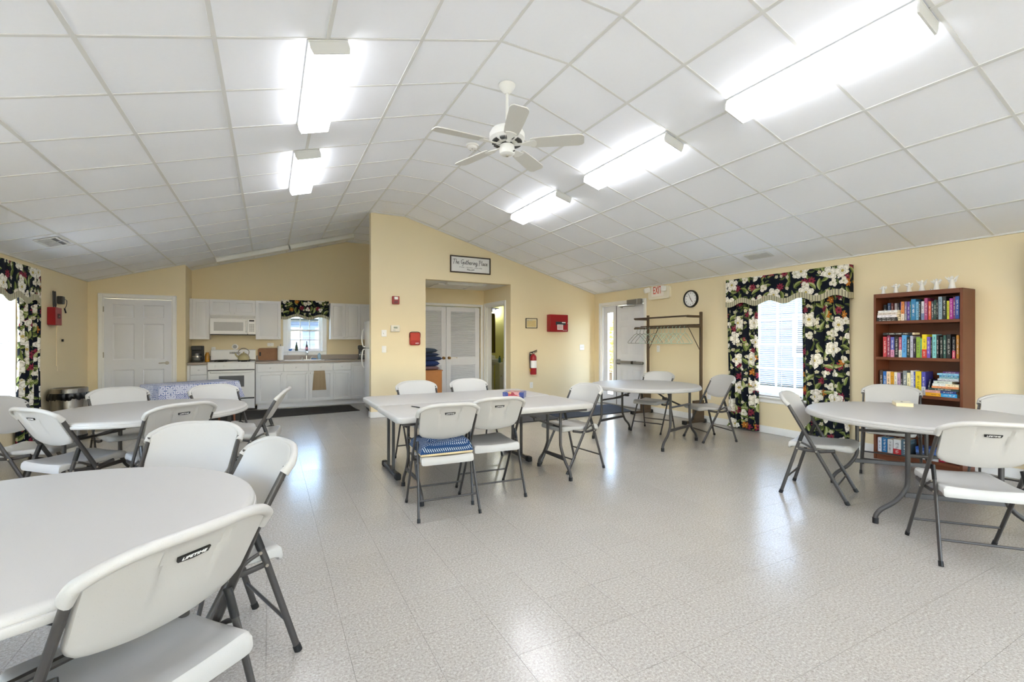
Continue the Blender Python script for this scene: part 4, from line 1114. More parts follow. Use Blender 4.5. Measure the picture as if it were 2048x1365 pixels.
# ------------------------------------------------------------------ coat rack and hangers
m_rack = mat('bronze_brown_metal', '#5b4c3c', .42, .35, var=.08)
t = thing('coat_rack', 'brown metal coat rack with two posts and hanger rail by the exit', 'coat rack', (6.08, 5.70, 0))
for s_, y in ((1, .575), (-1, -.585)):
    obj('post', box(-.02, .02, y - .018, y + .018, .25, 1.765, .004), m_rack, t)
    bm = B(); prism(bm, [(-.17, .04), (.05, .04), (.05, .36), (-.17, .36)], 'y', y - .02, y + .02); obj('post_base', bm, m_rack, t)
    ft = obj('foot_bar', box(-.37, .09, y - .03, y + .03, .012, .055, .005), m_rack, t)
    for x in (-.365, .075): obj('foot_cap', box(x - .03, x + .02, y - .035, y + .035, 0, .06, .008), m_dark, ft)
    for z in (1.69, 1.53): obj('arm', box(-.31, -.028, y - .016, y + .016, z - .018, z + .018, .004), m_rack, t)
    bm = B(); tube(bm, [(0, y, 1.12), (0, y - s_ * .25, 1.53)], .007, seg=6); obj('brace', bm, m_rack, t)
for nm, x, z, r in (('top_rail', -.31, 1.695, .014), ('shelf_rail', -.02, 1.555, .018), ('shelf_rail', -.16, 1.56, .008), ('hanger_rail', -.31, 1.52, .013)):
    bm = B(); tube(bm, [(x, -.60, z), (x, .59, z)], r, seg=10); obj(nm, bm, m_rack, t)
m_mint = mat('mint_plastic', '#a9c9ba', .35, var=.04); m_wire = mat('grey_wire', '#6f7a76', .35, .5)
rnd = random.Random(4)
def hanger_bm():
    bm = B()
    tube(bm, smooth_path([(-.02, 0, -.006), (-.018, 0, .018), (0, 0, .026), (.018, 0, .012), (.012, 0, -.018), (0, 0, -.04), (0, 0, -.075)], 4), .0035, seg=5)
    tube(bm, [(0, 0, -.075), (.06, 0, -.098), (.20, 0, -.215), (.212, 0, -.235), (.20, 0, -.245), (-.20, 0, -.245), (-.212, 0, -.235), (-.20, 0, -.215), (-.06, 0, -.098)], .0042, seg=5, ring=True)
    return bm
hm = {m.name: mesh_of('hanger', hanger_bm(), m) for m in (m_mint, m_wire)}
ys = [6.235 - .083 * i for i in range(14)]
words = ['first', 'second', 'third', 'fourth', 'fifth', 'sixth', 'seventh', 'eighth', 'ninth', 'tenth', 'eleventh', 'twelfth', 'thirteenth', 'last']
for i, y in enumerate(ys):
    m = m_wire if i in (0, 1, 2, 5) else m_mint
    o = obj('clothes_hanger', hm[m.name], None, None, (5.77, y + rnd.uniform(-.012, .012), 1.508), (0, 0, rnd.uniform(-.14, .14) + .12))
    tag(o, '%s hanger on the coat rack rail, %s counting from the exit door end' % ('grey wire' if m is m_wire else 'pale mint', words[i]), 'hanger', 'hangers on the coat rack')

# ------------------------------------------------------------------ far side wall: red box, adapter, bin
t = thing('alarm_box', 'red metal wall box with two black antennas near the closet corner', 'wall box', (XL, 8.46, 1.635), LW); obj('box', box(-.11, .11, -.085, -.0005, -.12, .12, .005), m_red, t)
bm = B(); bx(bm, -.04, .06, -.0865, -.084, -.03, .035); obj('lock_plate', bm, mat('dark_red_label', '#4a1a22', .5), t)
bm = B(); tube(bm, [(.0, -.086, .0), (.0, -.095, .0)], .012, seg=10); obj('lock', bm, m_nickel, t)
for x in (.015, .075):
    bm = B(); tube(bm, [(x, -.03, .12), (x, -.03, .16), (x, -.025, .34)], [.007, .011, .010], seg=8); ball(bm, (x, -.025, .34), .010, 8); obj('antenna', bm, m_dark, t)
t = thing('power_adapter', 'black plug-in adapter with cable beside the red antenna box', 'adapter', (XL, 8.72, 1.875), LW); obj('plug_block', box(-.05, .05, -.06, -.0005, -.055, .055, .008), mat('dark_grey_plastic', '#3a3a36', .4), t)
bm = B(); tube(bm, [(.05, -.03, .02), (.14, -.03, .02)], [.013, .008], seg=8); tube(bm, smooth_path([(.14, -.03, .02), (.21, -.03, .01), (.20, -.03, -.06), (.14, -.03, -.12), (.16, -.03, -.15)], 6), .004, seg=6); tube(bm, [(.13, -.03, -.11), (.18, -.03, -.17)], .009, seg=6); obj('cable', bm, m_dark, t)
t = thing('cable_channel', 'yellow painted cable channel and box on the far side wall', 'cable channel', (XL, 8.72, 1.2), LW); bm = B(); bx(bm, -.07, -.045, -.01, -.0005, -.25, .31); bx(bm, -.045, .13, -.01, -.0005, -.25, -.225); obj('channel', bm, m_wall, t); obj('jack', box(.12, .16, -.016, -.0005, .09, .125, .002), m_dark, t); obj('jack_plate', box(-.03, .31, -.0045, -.0005, -.32, -.10, .001), m_wall, t)
m_brush = NT('brushed_steel'); 
_w = m_brush.noise(m_brush.vm('MULTIPLY', m_brush.co(), (40, 40, .6)), 4, 2)
m_brush.set(Base_Color=lin('#b9b4ac'), Metallic=1.0, Roughness=m_brush.M('ADD', .22, m_brush.M('MULTIPLY', _w, .16))); m_brush = m_brush.m
t = thing('trash_can', 'round brushed steel trash can with black bag in the corner', 'trash can', (-2.40, 8.33, 0)); r = .19
obj('body', lathe(B(), [(0, 0), (r - .01, 0), (r - .01, .02), (r - .004, .025), (r - .004, .56), (0, .56)], 36), m_brush, t)
obj('foot_ring', lathe(B(), [(r - .012, .0), (r, .0), (r, .03), (r - .012, .03)], 36), m_dark, t)
bm = B(); n_ = 72; rows = []
rr = random.Random(3); jit = [rr.uniform(-1, 1) for _ in range(n_)]
for z, rad, am in ((.605, r - .006, .0), (.60, r + .012, .004), (.565, r + .022, .009), (.535, r + .02, .014), (.515, r + .014, .016)):
    rows.append([bm.verts.new((( rad + am * (math.sin(j * 1.9) * .5 + jit[j] * .6)) * math.cos(2 * PI * j / n_), (rad + am * (math.sin(j * 1.9) * .5 + jit[j] * .6)) * math.sin(2 * PI * j / n_), z + (am * jit[(j * 7) % n_] * 1.1 if z < .55 else 0))) for j in range(n_)])
for a, b_ in zip(rows, rows[1:]):
    for j in range(n_): bm.faces.new((a[j], a[(j + 1) % n_], b_[(j + 1) % n_], b_[j]))
obj('bin_bag', bm, mat('black_bin_bag', '#0d0d0d', .28), t)
obj('rim_band', lathe(B(), [(r - .03, .602), (r + .002, .602), (r + .004, .66), (r - .006, .668), (r - .03, .668)], 36), m_brush, t)
obj('lid', lathe(B(), [(0, .648), (r - .03, .648), (r - .03, .664), (0, .67)], 30), m_dark, t)

# ------------------------------------------------------------------ ceiling fixtures
def lens_mat(name, s_):
    n = NT(name); n.set(Base_Color=(.9, .9, .9, 1), Emission_Color=(.965, .985, 1.05, 1), Emission_Strength=s_, Roughness=.4); return n.m
m_lens = lens_mat('lit_diffuser', LAMP); m_lens_side = lens_mat('lit_diffuser_side', LAMP * .46); m_lensoff = mat('unlit_diffuser', '#e6e6e2', .35, var=.01)
m_fix = mat('white_fixture_enamel', '#dcdcd9', .4, var=.01)
def fixture(loc, rot, label, lens, group='fluorescent ceiling fixtures', L_=1.22):
    t = thing('ceiling_light', label, 'ceiling light', loc, 0, group); t.rotation_euler = rot
    h = L_ / 2; w = .118
    obj('housing', box(-w, w, -h, h, -.016, -.0005, .003), m_fix, t)
    prof = [(-w + .004, -.016), (-w + .002, -.05), (-w + .012, -.083), (w - .012, -.083), (w - .002, -.05), (w - .004, -.016)]
    bm = B(); prism(bm, prof, 'y', -h + .012, h - .012); d_ = obj('diffuser', bm, [lens, m_lens_side if lens is m_lens else lens], t)
    for f_ in d_.data.polygons: f_.material_index = 0 if f_.normal.z < -.9 else 1
    for y in (-h, h - .012): obj('end_cap', prism(B(), [(a * 1.015, b_ * 1.02) for a, b_ in prof], 'y', y, y + .012), m_fix, t)
    return t
sL, sR = 2 * P2, 2 * P2
xl, zl = RL - sL * math.cos(AL), ZR - sL * math.sin(AL); xr, zr = RR + sR * math.cos(AR), ZR - sR * math.sin(AR)
def dn(x, z, a): return x, z
for y, lab in ((3.62, 'lit fluorescent fixture on the kitchen-side slope, nearer of the two in view'), (5.45, 'lit fluorescent fixture on the kitchen-side slope, farther one toward the kitchen'), (1.80, 'lit fluorescent fixture on the kitchen-side slope, overhead and out of view'), (-.02, 'lit fluorescent fixture on the kitchen-side slope, added for fill light, first behind the camera'), (-1.85, 'lit fluorescent fixture on the kitchen-side slope, added for fill light, second behind the camera'), (-3.67, 'lit fluorescent fixture on the kitchen-side slope, added for fill light, last by the end windows')):  # the ones behind the camera are added to brighten the hall
    fixture((xl, y, zl), (0, -AL, 0), lab, m_lens)
for y, lab in ((1.81, 'lit fluorescent fixture on the bookcase-side slope, closest to the camera'), (3.64, 'lit fluorescent fixture on the bookcase-side slope, middle one of three'), (5.42, 'lit fluorescent fixture on the bookcase-side slope, farthest, toward the exit'), (-.02, 'lit fluorescent fixture on the bookcase-side slope, added for fill light, first behind the camera'), (-1.85, 'lit fluorescent fixture on the bookcase-side slope, added for fill light, second behind the camera'), (-3.67, 'lit fluorescent fixture on the bookcase-side slope, added for fill light, last by the end windows')):  # row carried on behind the camera with added, unseen fill fixtures
    fixture((xr, y, zr), (0, AR, 0), lab, m_lens)
for xa, lab in ((-.855, 'unlit fluorescent fixture over the range on the kitchen slope'), (.335, 'unlit fluorescent fixture over the kitchen sink on the slope')):
    xm_ = xa + .585
    t = fixture((xm_, 9.85, zceil(xm_)), (0, 0, 0), lab, m_lensoff)
    t.rotation_mode = 'QUATERNION'
    t.rotation_quaternion = (Matrix.Rotation(-AL, 3, 'Y') @ Matrix.Rotation(PI / 2, 3, 'Z')).to_quaternion()
t = thing('ceiling_light', 'thin unlit fixture under the alcove ceiling', 'ceiling light', (3.35, 8.30, 2.41)); obj('housing', box(-.40, .40, -.07, .07, -.03, -.0005, .004), m_fix, t); obj('diffuser', box(-.39, .39, -.06, .06, -.045, -.031, .006), m_lensoff, t)
t = thing('attic_hatch', 'white attic hatch panel in the alcove ceiling', 'hatch', (3.25, 8.78, 2.41)); obj('panel', box(-.33, .33, -.24, .24, -.012, -.0005, .003), m_white, t)
bm = B(); bx(bm, -.38, .38, -.29, -.241, -.02, -.0005); bx(bm, -.38, .38, .241, .29, -.02, -.0005); bx(bm, -.38, -.331, -.241, .241, -.02, -.0005); bx(bm, .331, .38, -.241, .241, -.02, -.0005); obj('trim', bm, m_white, t)
# fan
m_fan = mat('white_fan_enamel', '#edeDe8', .35, var=.01); m_blade = mat('off_white_fan_blade', '#d9d8d2', .45, var=.02)
t = thing('ceiling_fan', 'white five-blade ceiling fan on a down rod', 'ceiling fan', (1.79, 3.50, ZR))
obj('canopy', lathe(B(), [(0, -.075), (.022, -.075), (.03, -.068), (.062, -.03), (.07, -.012), (.07, -.0005), (0, -.0005)], 28), m_fan, t)
bm = B(); tube(bm, [(0, 0, -.075), (0, 0, -.36)], .012, seg=12); obj('down_rod', bm, m_fan, t)
mo = obj('motor_housing', lathe(B(), [(0, -.50), (.075, -.50), (.125, -.485), (.15, -.46), (.15, -.42), (.13, -.385), (.08, -.36), (.03, -.35), (0, -.35)], 36), m_fan, t)
bm = B()
for k in range(60):
    if k % 12 < 10:
        a = 2 * PI * k / 60; c_, s_ = math.cos(a), math.sin(a)
        tb = box(.092, .128, -.0028, .0028, -.5005, -.478); add(bm, tb, 0, Matrix.Rotation(a, 4, 'Z') @ Matrix.Translation((0, 0, 0)))
stuff(obj('vent_slots', bm, mat('slot_grey', '#4a4a48', .6), mo))
obj('hub_gap', lathe(B(), [(0, -.515), (.05, -.515), (.05, -.50), (0, -.50)], 24), m_dark, t)
obj('switch_housing', lathe(B(), [(0, -.60), (.045, -.60), (.062, -.588), (.066, -.55), (.06, -.515), (0, -.515)], 28), m_fan, t)
obj('bottom_cap', lathe(B(), [(0, -.606), (.012, -.606), (.014, -.60), (0, -.60)], 12), m_nickel, t)
bm = B(); tube(bm, [(.035, -.05, -.575), (.036, -.066, -.575)], .006, seg=8); obj('reverse_switch', bm, m_dark, t)
bl = B(); o_ = []
for a, b_ in ((.20, .052), (.215, .06), (.30, .066), (.45, .072), (.60, .074), (.63, .066), (.648, .045)): o_.append((a, b_))
out = [(a, b_) for a, b_ in o_] + [(a, -b_) for a, b_ in reversed(o_)]
prism(bl, out, 'z', -.004, .004); me_b = mesh_of('blade', bl, m_blade)
ir = B(); prism(ir, [(.07, .018), (.13, .014), (.19, .034), (.235, .045), (.25, .02), (.25, -.02), (.235, -.045), (.19, -.034), (.13, -.014), (.07, -.018)], 'z', -.011, -.005); me_i = mesh_of('blade_iron', ir, m_fan)
for k in range(5):
    a = math.radians(-108.5 + 72 * k)
    Rm = Matrix.Translation((0, 0, -.505)) @ Matrix.Rotation(a, 4, 'Z') @ Matrix.Rotation(math.radians(-11), 4, 'X')
    b_ = obj('blade', me_b, None, t); b_.matrix_local = Rm
    b2 = obj('blade_iron', me_i, None, t); b2.matrix_local = Rm
t = thing('smoke_detector', 'round white smoke detector on the ceiling ridge beyond the fan', 'smoke detector', (1.995, 4.745, ZR)); obj('base', lathe(B(), [(0, -.018), (.068, -.018), (.072, -.012), (.072, -.0005), (0, -.0005)], 28), m_plate, t); obj('cover', lathe(B(), [(0, -.055), (.035, -.055), (.05, -.045), (.055, -.018), (0, -.018)], 24), m_plate, t)
bm = B(); [ball(bm, (.03 * math.cos(a), .03 * math.sin(a), -.054), .006, 6) for a in (0, 2.1, 4.2)]; obj('sensor_ports', bm, m_dark, t)
def vent(x, y, lab, a, w=.16, d=.34):
    t = thing('ceiling_vent', lab, 'vent', (x, y, zceil(x)), 0); t.rotation_euler = (0, a, 0)
    bm = B(); h, k = w / 2, d / 2
    bx(bm, -h, h, -k, -k + .02, -.008, -.0005); bx(bm, -h, h, k - .02, k, -.008, -.0005); bx(bm, -h, -h + .02, -k + .02, k - .02, -.008, -.0005); bx(bm, h - .02, h, -k + .02, k - .02, -.008, -.0005); bx(bm, -h + .02, h - .02, -.006, .006, -.008, -.0005)
    obj('frame', bm, m_bar, t); obj('backing', box(-h + .02, h - .02, -k + .02, k - .02, -.003, -.0005), mat('vent_shadow_grey', '#77777a', .6), t)
    for i in range(9): obj('louvre', box(-h + .022 + i * .0135, -h + .029 + i * .0135, -k + .02, k - .02, -.008, -.003), m_bar, t)
vent(5.775, 3.93, 'white ceiling vent above the floral curtains', AR); vent(5.75, 6.97, 'white ceiling vent above the exit sign corner', AR); vent(-2.157, 6.99, 'white ceiling vent above the bin side window', -AL, .20, .40)

# ------------------------------------------------------------------ washroom and alcove things
m_porc = mat('white_porcelain', '#ecebe6', .15, var=.01, coat=.4)
t = thing('wash_basin', 'white pedestal wash basin seen through the washroom doorway', 'basin', (4.97, 10.62, 0))
obj('bowl', lathe(B(), [(0, .70), (.10, .70), (.20, .77), (.25, .82), (.255, .85), (.235, .85), (.16, .78), (0, .76)], 28, sy=.85), m_porc, t); obj('pedestal', lathe(B(), [(0, 0), (.11, 0), (.09, .1), (.07, .4), (.09, .70), (0, .70)], 20), m_porc, t)
bm = B(); prism(bm, [(-.23, .85), (.23, .85), (.21, .93), (.0, .97), (-.21, .93)], 'y', .20, .27); obj('splashback', bm, m_porc, t)
bm = B(); tube(bm, smooth_path([(0, .15, .85), (0, .15, .93), (0, .08, .95), (0, .04, .91)], 4), .012, seg=8); obj('tap', bm, m_chrome, t)
t = thing('washroom_cabinet', 'slim grey white washroom cabinet with bottles on top', 'cabinet', (5.16, 10.32, 0)); obj('body', box(-.16, .16, -.12, .12, .0, .77, .006), mat('grey_white_paint', '#c9cac4', .4), t); obj('door', box(-.15, .15, -.135, -.121, .03, .74, .004), m_white, t); t.children[-1]; bm = knob_bm(-.12, -.135, .45); obj('knob', bm, m_chrome, t.children[-1])
for x, col, hh, lab in ((-.10, '#4d7f86', .17, 'teal pump bottle on the washroom cabinet'), (.02, '#d9d5c4', .13, 'cream bottle on the washroom cabinet'), (.10, '#4f7a55', .15, 'green bottle on the washroom cabinet')):
    b_ = thing('toiletry_bottle', lab, 'bottle', (5.16 + x, 10.30, .7705)); obj('body', lathe(B(), [(0, 0), (.03, 0), (.032, .01), (.03, hh * .7), (.012, hh * .82), (0, hh * .82)], 12), mat('bottle_' + col[1:], col, .3), b_); obj('cap', lathe(B(), [(0, hh * .82), (.013, hh * .82), (.013, hh), (0, hh)], 10), m_dark, b_)
t = thing('mirror', 'tall dark framed washroom mirror beside the vanity lamp', 'mirror', (5.0, 10.9, 1.52)); obj('glass', box(-.2, .2, -.012, -.004, -.5, .5), mat('mirror_glass', '#6e6a3e', .05, 1.0, var=.01), t); bm = B(); bx(bm, -.22, -.2, -.02, -.0005, -.52, .52); bx(bm, .2, .22, -.02, -.0005, -.52, .52); bx(bm, -.2, .2, -.02, -.0005, .5, .52); bx(bm, -.2, .2, -.02, -.0005, -.52, -.5); obj('frame', bm, m_frame, t)
t = thing('vanity_lamp', 'small dark vanity lamp with lit bulb in the washroom', 'lamp', (5.22, 10.9, 2.12)); bm = B(); bx(bm, -.10, .10, -.03, -.0005, -.05, .05, .006); tube(bm, [(.02, -.03, 0), (.02, -.10, .01)], .014, seg=8); obj('bracket', bm, m_dark, t); bm = B(); ball(bm, (.02, -.13, -.03), .045, 14); obj('bulb', bm, lens_mat('lit_bulb', 22), t)
m_oak = mat('orange_oak_veneer', '#b9783c', .45, var=.18, scale=7)
t = thing('wooden_cabinet', 'orange oak cabinet with beaded edge inside the alcove', 'cabinet', (2.725, 8.80, 0)); obj('carcass', box(-.25, .25, -.2, .25, .04, .72, .004), m_oak, t); obj('plinth', box(-.24, .24, -.18, .24, 0, .04), m_dark, t); obj('top', box(-.255, .265, -.21, .25, .72, .738, .003), m_oak, t)
bm = B(); [ball(bm, (.262, -.19, .05 + k * .0235), .009, 6) for k in range(28)]; obj('beading', bm, m_plate, t)
m_cu = [mat('mauve_print_fabric', '#8d7074', .9, var=.4, scale=30), mat('bright_navy_fabric', '#24386b', .9, var=.1), mat('navy_fabric', '#2b3a5e', .9, var=.1), mat('dusty_navy_fabric', '#333f5c', .9, var=.1), mat('slate_navy_fabric', '#3d4a5e', .9, var=.1)]
def pillow_bm(w, d, h, seed=0, puff=1.0, n=14):
    bm = B(); rnd = random.Random(seed); top, bot = [], []
    for s_, rows in ((1, top), (-1, bot)):
        for i in range(n + 1):
            row = []
            for j in range(n + 1):
                u, v = 2 * i / n - 1, 2 * j / n - 1
                e_ = (1 - abs(u) ** 4) * (1 - abs(v) ** 4)
                z = s_ * h / 2 * (e_ ** .45) * puff + .004 * math.sin(5 * u + seed) * math.cos(4 * v + seed) * e_
                k_ = 1 - .05 * (abs(u * v)) ** 2
                if s_ < 0 and (i in (0, n) or j in (0, n)): row.append(top[i][j]); continue
                row.append(bm.verts.new((w / 2 * u * k_, d / 2 * v * k_, z + h / 2)))
            rows.append(row)
        for i in range(n):
            for j in range(n): bm.faces.new((rows[i][j], rows[i + 1][j], rows[i + 1][j + 1], rows[i][j + 1]))
    return bm
zc_ = .7385
for k, (h_, m, lab, dx) in enumerate(((.075, m_cu[0], 'mauve patterned cushion at the bottom of the alcove stack', .01), (.11, m_cu[1], 'bright navy cushion second from the bottom of the alcove stack', .0), (.085, m_cu[2], 'navy cushion in the middle of the alcove stack, jutting out', .045), (.07, m_cu[3], 'dusty navy cushion second from the top of the alcove stack', -.03), (.095, m_cu[4], 'slate navy cushion on top of the alcove stack', -.07))):
    c_ = thing('cushion', lab, 'cushion', (2.745 + dx, 8.82, zc_), .1 * (k - 2), 'cushions stacked in the alcove'); obj('cover', pillow_bm(.43, .42, h_, k), m, c_)
    bm = B(); tube(bm, [(.215 * x, .21 * y, h_ / 2) for x, y in rpoly(-.97, .97, -.97, .97, .1, 3)], .006, seg=6, ring=True); obj('piping', bm, m, c_)
    zc_ += h_ * .97
# entrance mats
t = thing('floor_mat', 'navy entrance mat in front of the exit door', 'mat', (0, 0, 0)); bm = B(); prism(bm, [(4.35, 6.44), (5.93, 6.51), (6.17, 7.20), (6.17, 7.46), (4.40, 7.36)], 'z', .0005, .010); obj('carpet', bm, m_navy, t); bm = B(); tube(bm, [(4.35, 6.44, .006), (5.93, 6.51, .006)], .006, seg=6); obj('binding', bm, m_dark, t)
t = thing('floor_mat', 'charcoal runner mat in front of the alcove opening', 'mat', (0, 0, 0)); bm = B(); prism(bm, [(2.75, 6.40), (4.33, 6.44), (4.36, 7.30), (2.75, 7.26)], 'z', .0005, .009); obj('carpet', bm, mat('charcoal_carpet', '#4a4a4c', .95, var=.12, scale=40, bump=.3, bscale=400), t); bm = B(); tube(bm, [(2.75, 6.40, .006), (4.33, 6.44, .006)], .006, seg=6); obj('binding', bm, m_dark, t)
# ------------------------------------------------------------------ folding tables
def poly_mat():
    n = NT('white_granite_plastic'); co = n.co()
    f = n.noise(co, 420, 2, .5); sp = n.M('GREATER_THAN', f, .70)
    n.set(Base_Color=n.mix(n.M('MULTIPLY', sp, .35), lin('#b0aeaa'), lin('#6c6963')), Roughness=.42, Specular_IOR_Level=.45)
    n.bump(n.noise(co, 300, 2), .05, .001); return n.m
m_poly = poly_mat()
m_leg = mat('grey_hammered_steel', '#3e3b39', .42, .12, var=.06, scale=30)
m_capb = mat('black_rubber', '#0e0e0e', .6, var=.1)
def round_table(x, y, vdeg, label, R=.705):
    t = thing('round_table', label, 'table', (x, y, 0), math.radians(vdeg) - PI / 2, 'white round folding tables')
    prof = [(0, .695), (R - .07, .695), (R - .06, .688), (R - .012, .688), (R - .004, .692), (R, .703), (R - .003, .713), (R - .007, .715), (R - .006, .719), (R - .010, .728), (R - .018, .735), (R - .030, .737), (0, .737)]
    obj('table_top', lathe(B(), prof, 96), m_poly, t)
    for s_ in (1, -1):
        v = s_ * .50
        for u in (1, -1):
            bm = B(); pts = smooth_path([(u * .25, v, .692), (u * .25, v, .50), (u * .25, v, .33), (u * .262, v, .26), (u * .32, v, .17), (u * .40, v, .105), (u * .432, v, .06), (u * .436, v, .03), (u * .436, v, .0)], 5)
            tube(bm, pts, .0155, seg=10); lg = obj('leg', bm, m_leg, t)
            obj('foot_cap', lathe(B(), [(0, 0), (.019, 0), (.019, .04), (0, .04)], 12, (u * .436, v, 0)), m_capb, lg)
        bm = B(); bx(bm, -.27, .27, v - .008, v + .008, .205, .240, .003); obj('crossbar', bm, m_leg, t)
        bm = B(); tube(bm, [(-.25, v, .50), (.25, v, .50)], .012, seg=8); obj('upper_bar', bm, m_leg, t)
        bm = B(); tube(bm, [(.02, v, .50), (.02, v - s_ * .22, .575), (.02, v - s_ * .42, .69)], .011, .006, seg=8); bx(bm, .005, .035, v - s_ * .22 - .03, v - s_ * .22 + .03, .55, .585, .004); obj('folding_brace', bm, m_leg, t)
        bm = B(); bx(bm, -.30, .30, v - .02, v + .02, .672, .694, .004); obj('leg_hinge_bar', bm, m_leg, t)
    for u in (.40, -.40):
        bm = B(); bx(bm, u - .012, u + .012, -.50, .50, .676, .695, .003); obj('side_rail', bm, m_leg, t)
    for ch in t.children_recursive: ch.data.transform(Matrix.Diagonal((1, 1, .7305 / .737, 1)))
    return t
round_table(-.746, 1.955, 130, 'white round folding table closest to the camera')
round_table(-.874, 4.828, 150, 'white round folding table between the kitchen and the nearest round table')
round_table(4.375, 4.584, 105.7, 'white round folding table in front of the coat rack')
round_table(4.48, 1.72, 42, 'white round folding table beside the bookcase with a paperback on it', .745)
def rect_table(x0, x1, y0, y1, kind, label):
    t = thing('rectangular_table', label, 'table', ((x0 + x1) / 2, (y0 + y1) / 2, 0), 0, 'white rectangular folding tables'); w, d = (x1 - x0) / 2, (y1 - y0) / 2
    bm = B(); loft(bm, [[(x, y, z) for x, y in rpoly(-w + i, w - i, -d + i, d - i, .055 - i * .5, 5)] for z, i in ((.688, .012), (.690, .004), (.70, 0), (.724, .0), (.733, .006), (.737, .016))]); obj('table_top', bm, m_poly, t)
    if kind == 'wishbone':
        for s_ in (1, -1):
            v = s_ * (w - .217)
            for u in (1, -1):
                bm = B(); pts = smooth_path([(v, u * .115, .69), (v, u * .115, .36), (v, u * .125, .28), (v, u * .19, .17), (v, u * .265, .09), (v, u * .286, .04), (v, u * .286, 0)], 5)
                tube(bm, pts, .014, seg=10); lg = obj('leg', bm, m_leg, t); obj('foot_cap', lathe(B(), [(0, 0), (.018, 0), (.018, .035), (0, .035)], 12, (v, u * .286, 0)), m_capb, lg)
            bm = B(); bx(bm, v - .007, v + .007, -.19, .19, .165, .20, .003); obj('crossbar', bm, m_leg, t)
            bm = B(); tube(bm, [(v, -.115, .48), (v, .115, .48)], .010, seg=8); obj('upper_bar', bm, m_leg, t)
            bm = B(); tube(bm, [(v, .0, .48), (v - s_ * .20, .0, .56), (v - s_ * .40, .0, .69)], .012, .006, seg=8); bx(bm, v - s_ * .2 - .03, v - s_ * .2 + .03, -.012, .012, .545, .575, .003); obj('folding_brace', bm, m_leg, t)
            bm = B(); bx(bm, v - .02, v + .02, -.2, .2, .672, .6885); obj('leg_hinge_bar', bm, m_leg, t)
    else:
        for s_ in (1, -1):
            v = s_ * (w - .21)
            for u in (.10, -.10):
                bm = B(); bx(bm, v - .013, v + .013, u - .013, u + .013, .05, .69, .003); obj('leg', bm, m_leg, t)
            fb = obj('foot_bar', box(v - .022, v + .022, -.27, .27, .012, .052, .006), m_leg, t)
            for u in (.27, -.27): obj('foot_cap', box(v - .026, v + .026, u - .035, u + .035, 0, .058, .008), m_capb, fb)
            bm = B(); tube(bm, [(v, -.1, .56), (v, .1, .56)], .010, seg=8); obj('upper_bar', bm, m_leg, t)
            bm = B(); tube(bm, [(v, 0, .56), (v - s_ * .18, 0, .61), (v - s_ * .34, 0, .69)], .012, .006, seg=8); obj('folding_brace', bm, m_leg, t)
        obj('apron_rail', box(-w + .1, w - .1, -.014, .014, .665, .6885), m_leg, t)
    for u in (d - .06, -d + .06): obj('side_rail', box(-w + .06, w - .06, u - .01, u + .01, .66, .6885, .003), m_leg, t)
    sk = .718 / .737                                   # these two stand slightly lower than the round ones
    for ch in t.children_recursive: ch.data.transform(Matrix.Diagonal((1, 1, sk, 1)))
    return t
rect_table(.843, 2.69, 3.449, 4.203, 'wishbone', 'white rectangular folding table with bent legs, behind the blue cushioned chair')
rect_table(.853, 2.685, 4.21, 4.98, 'tfoot', 'white rectangular folding table with flat foot bars, on the alcove side of the pair')

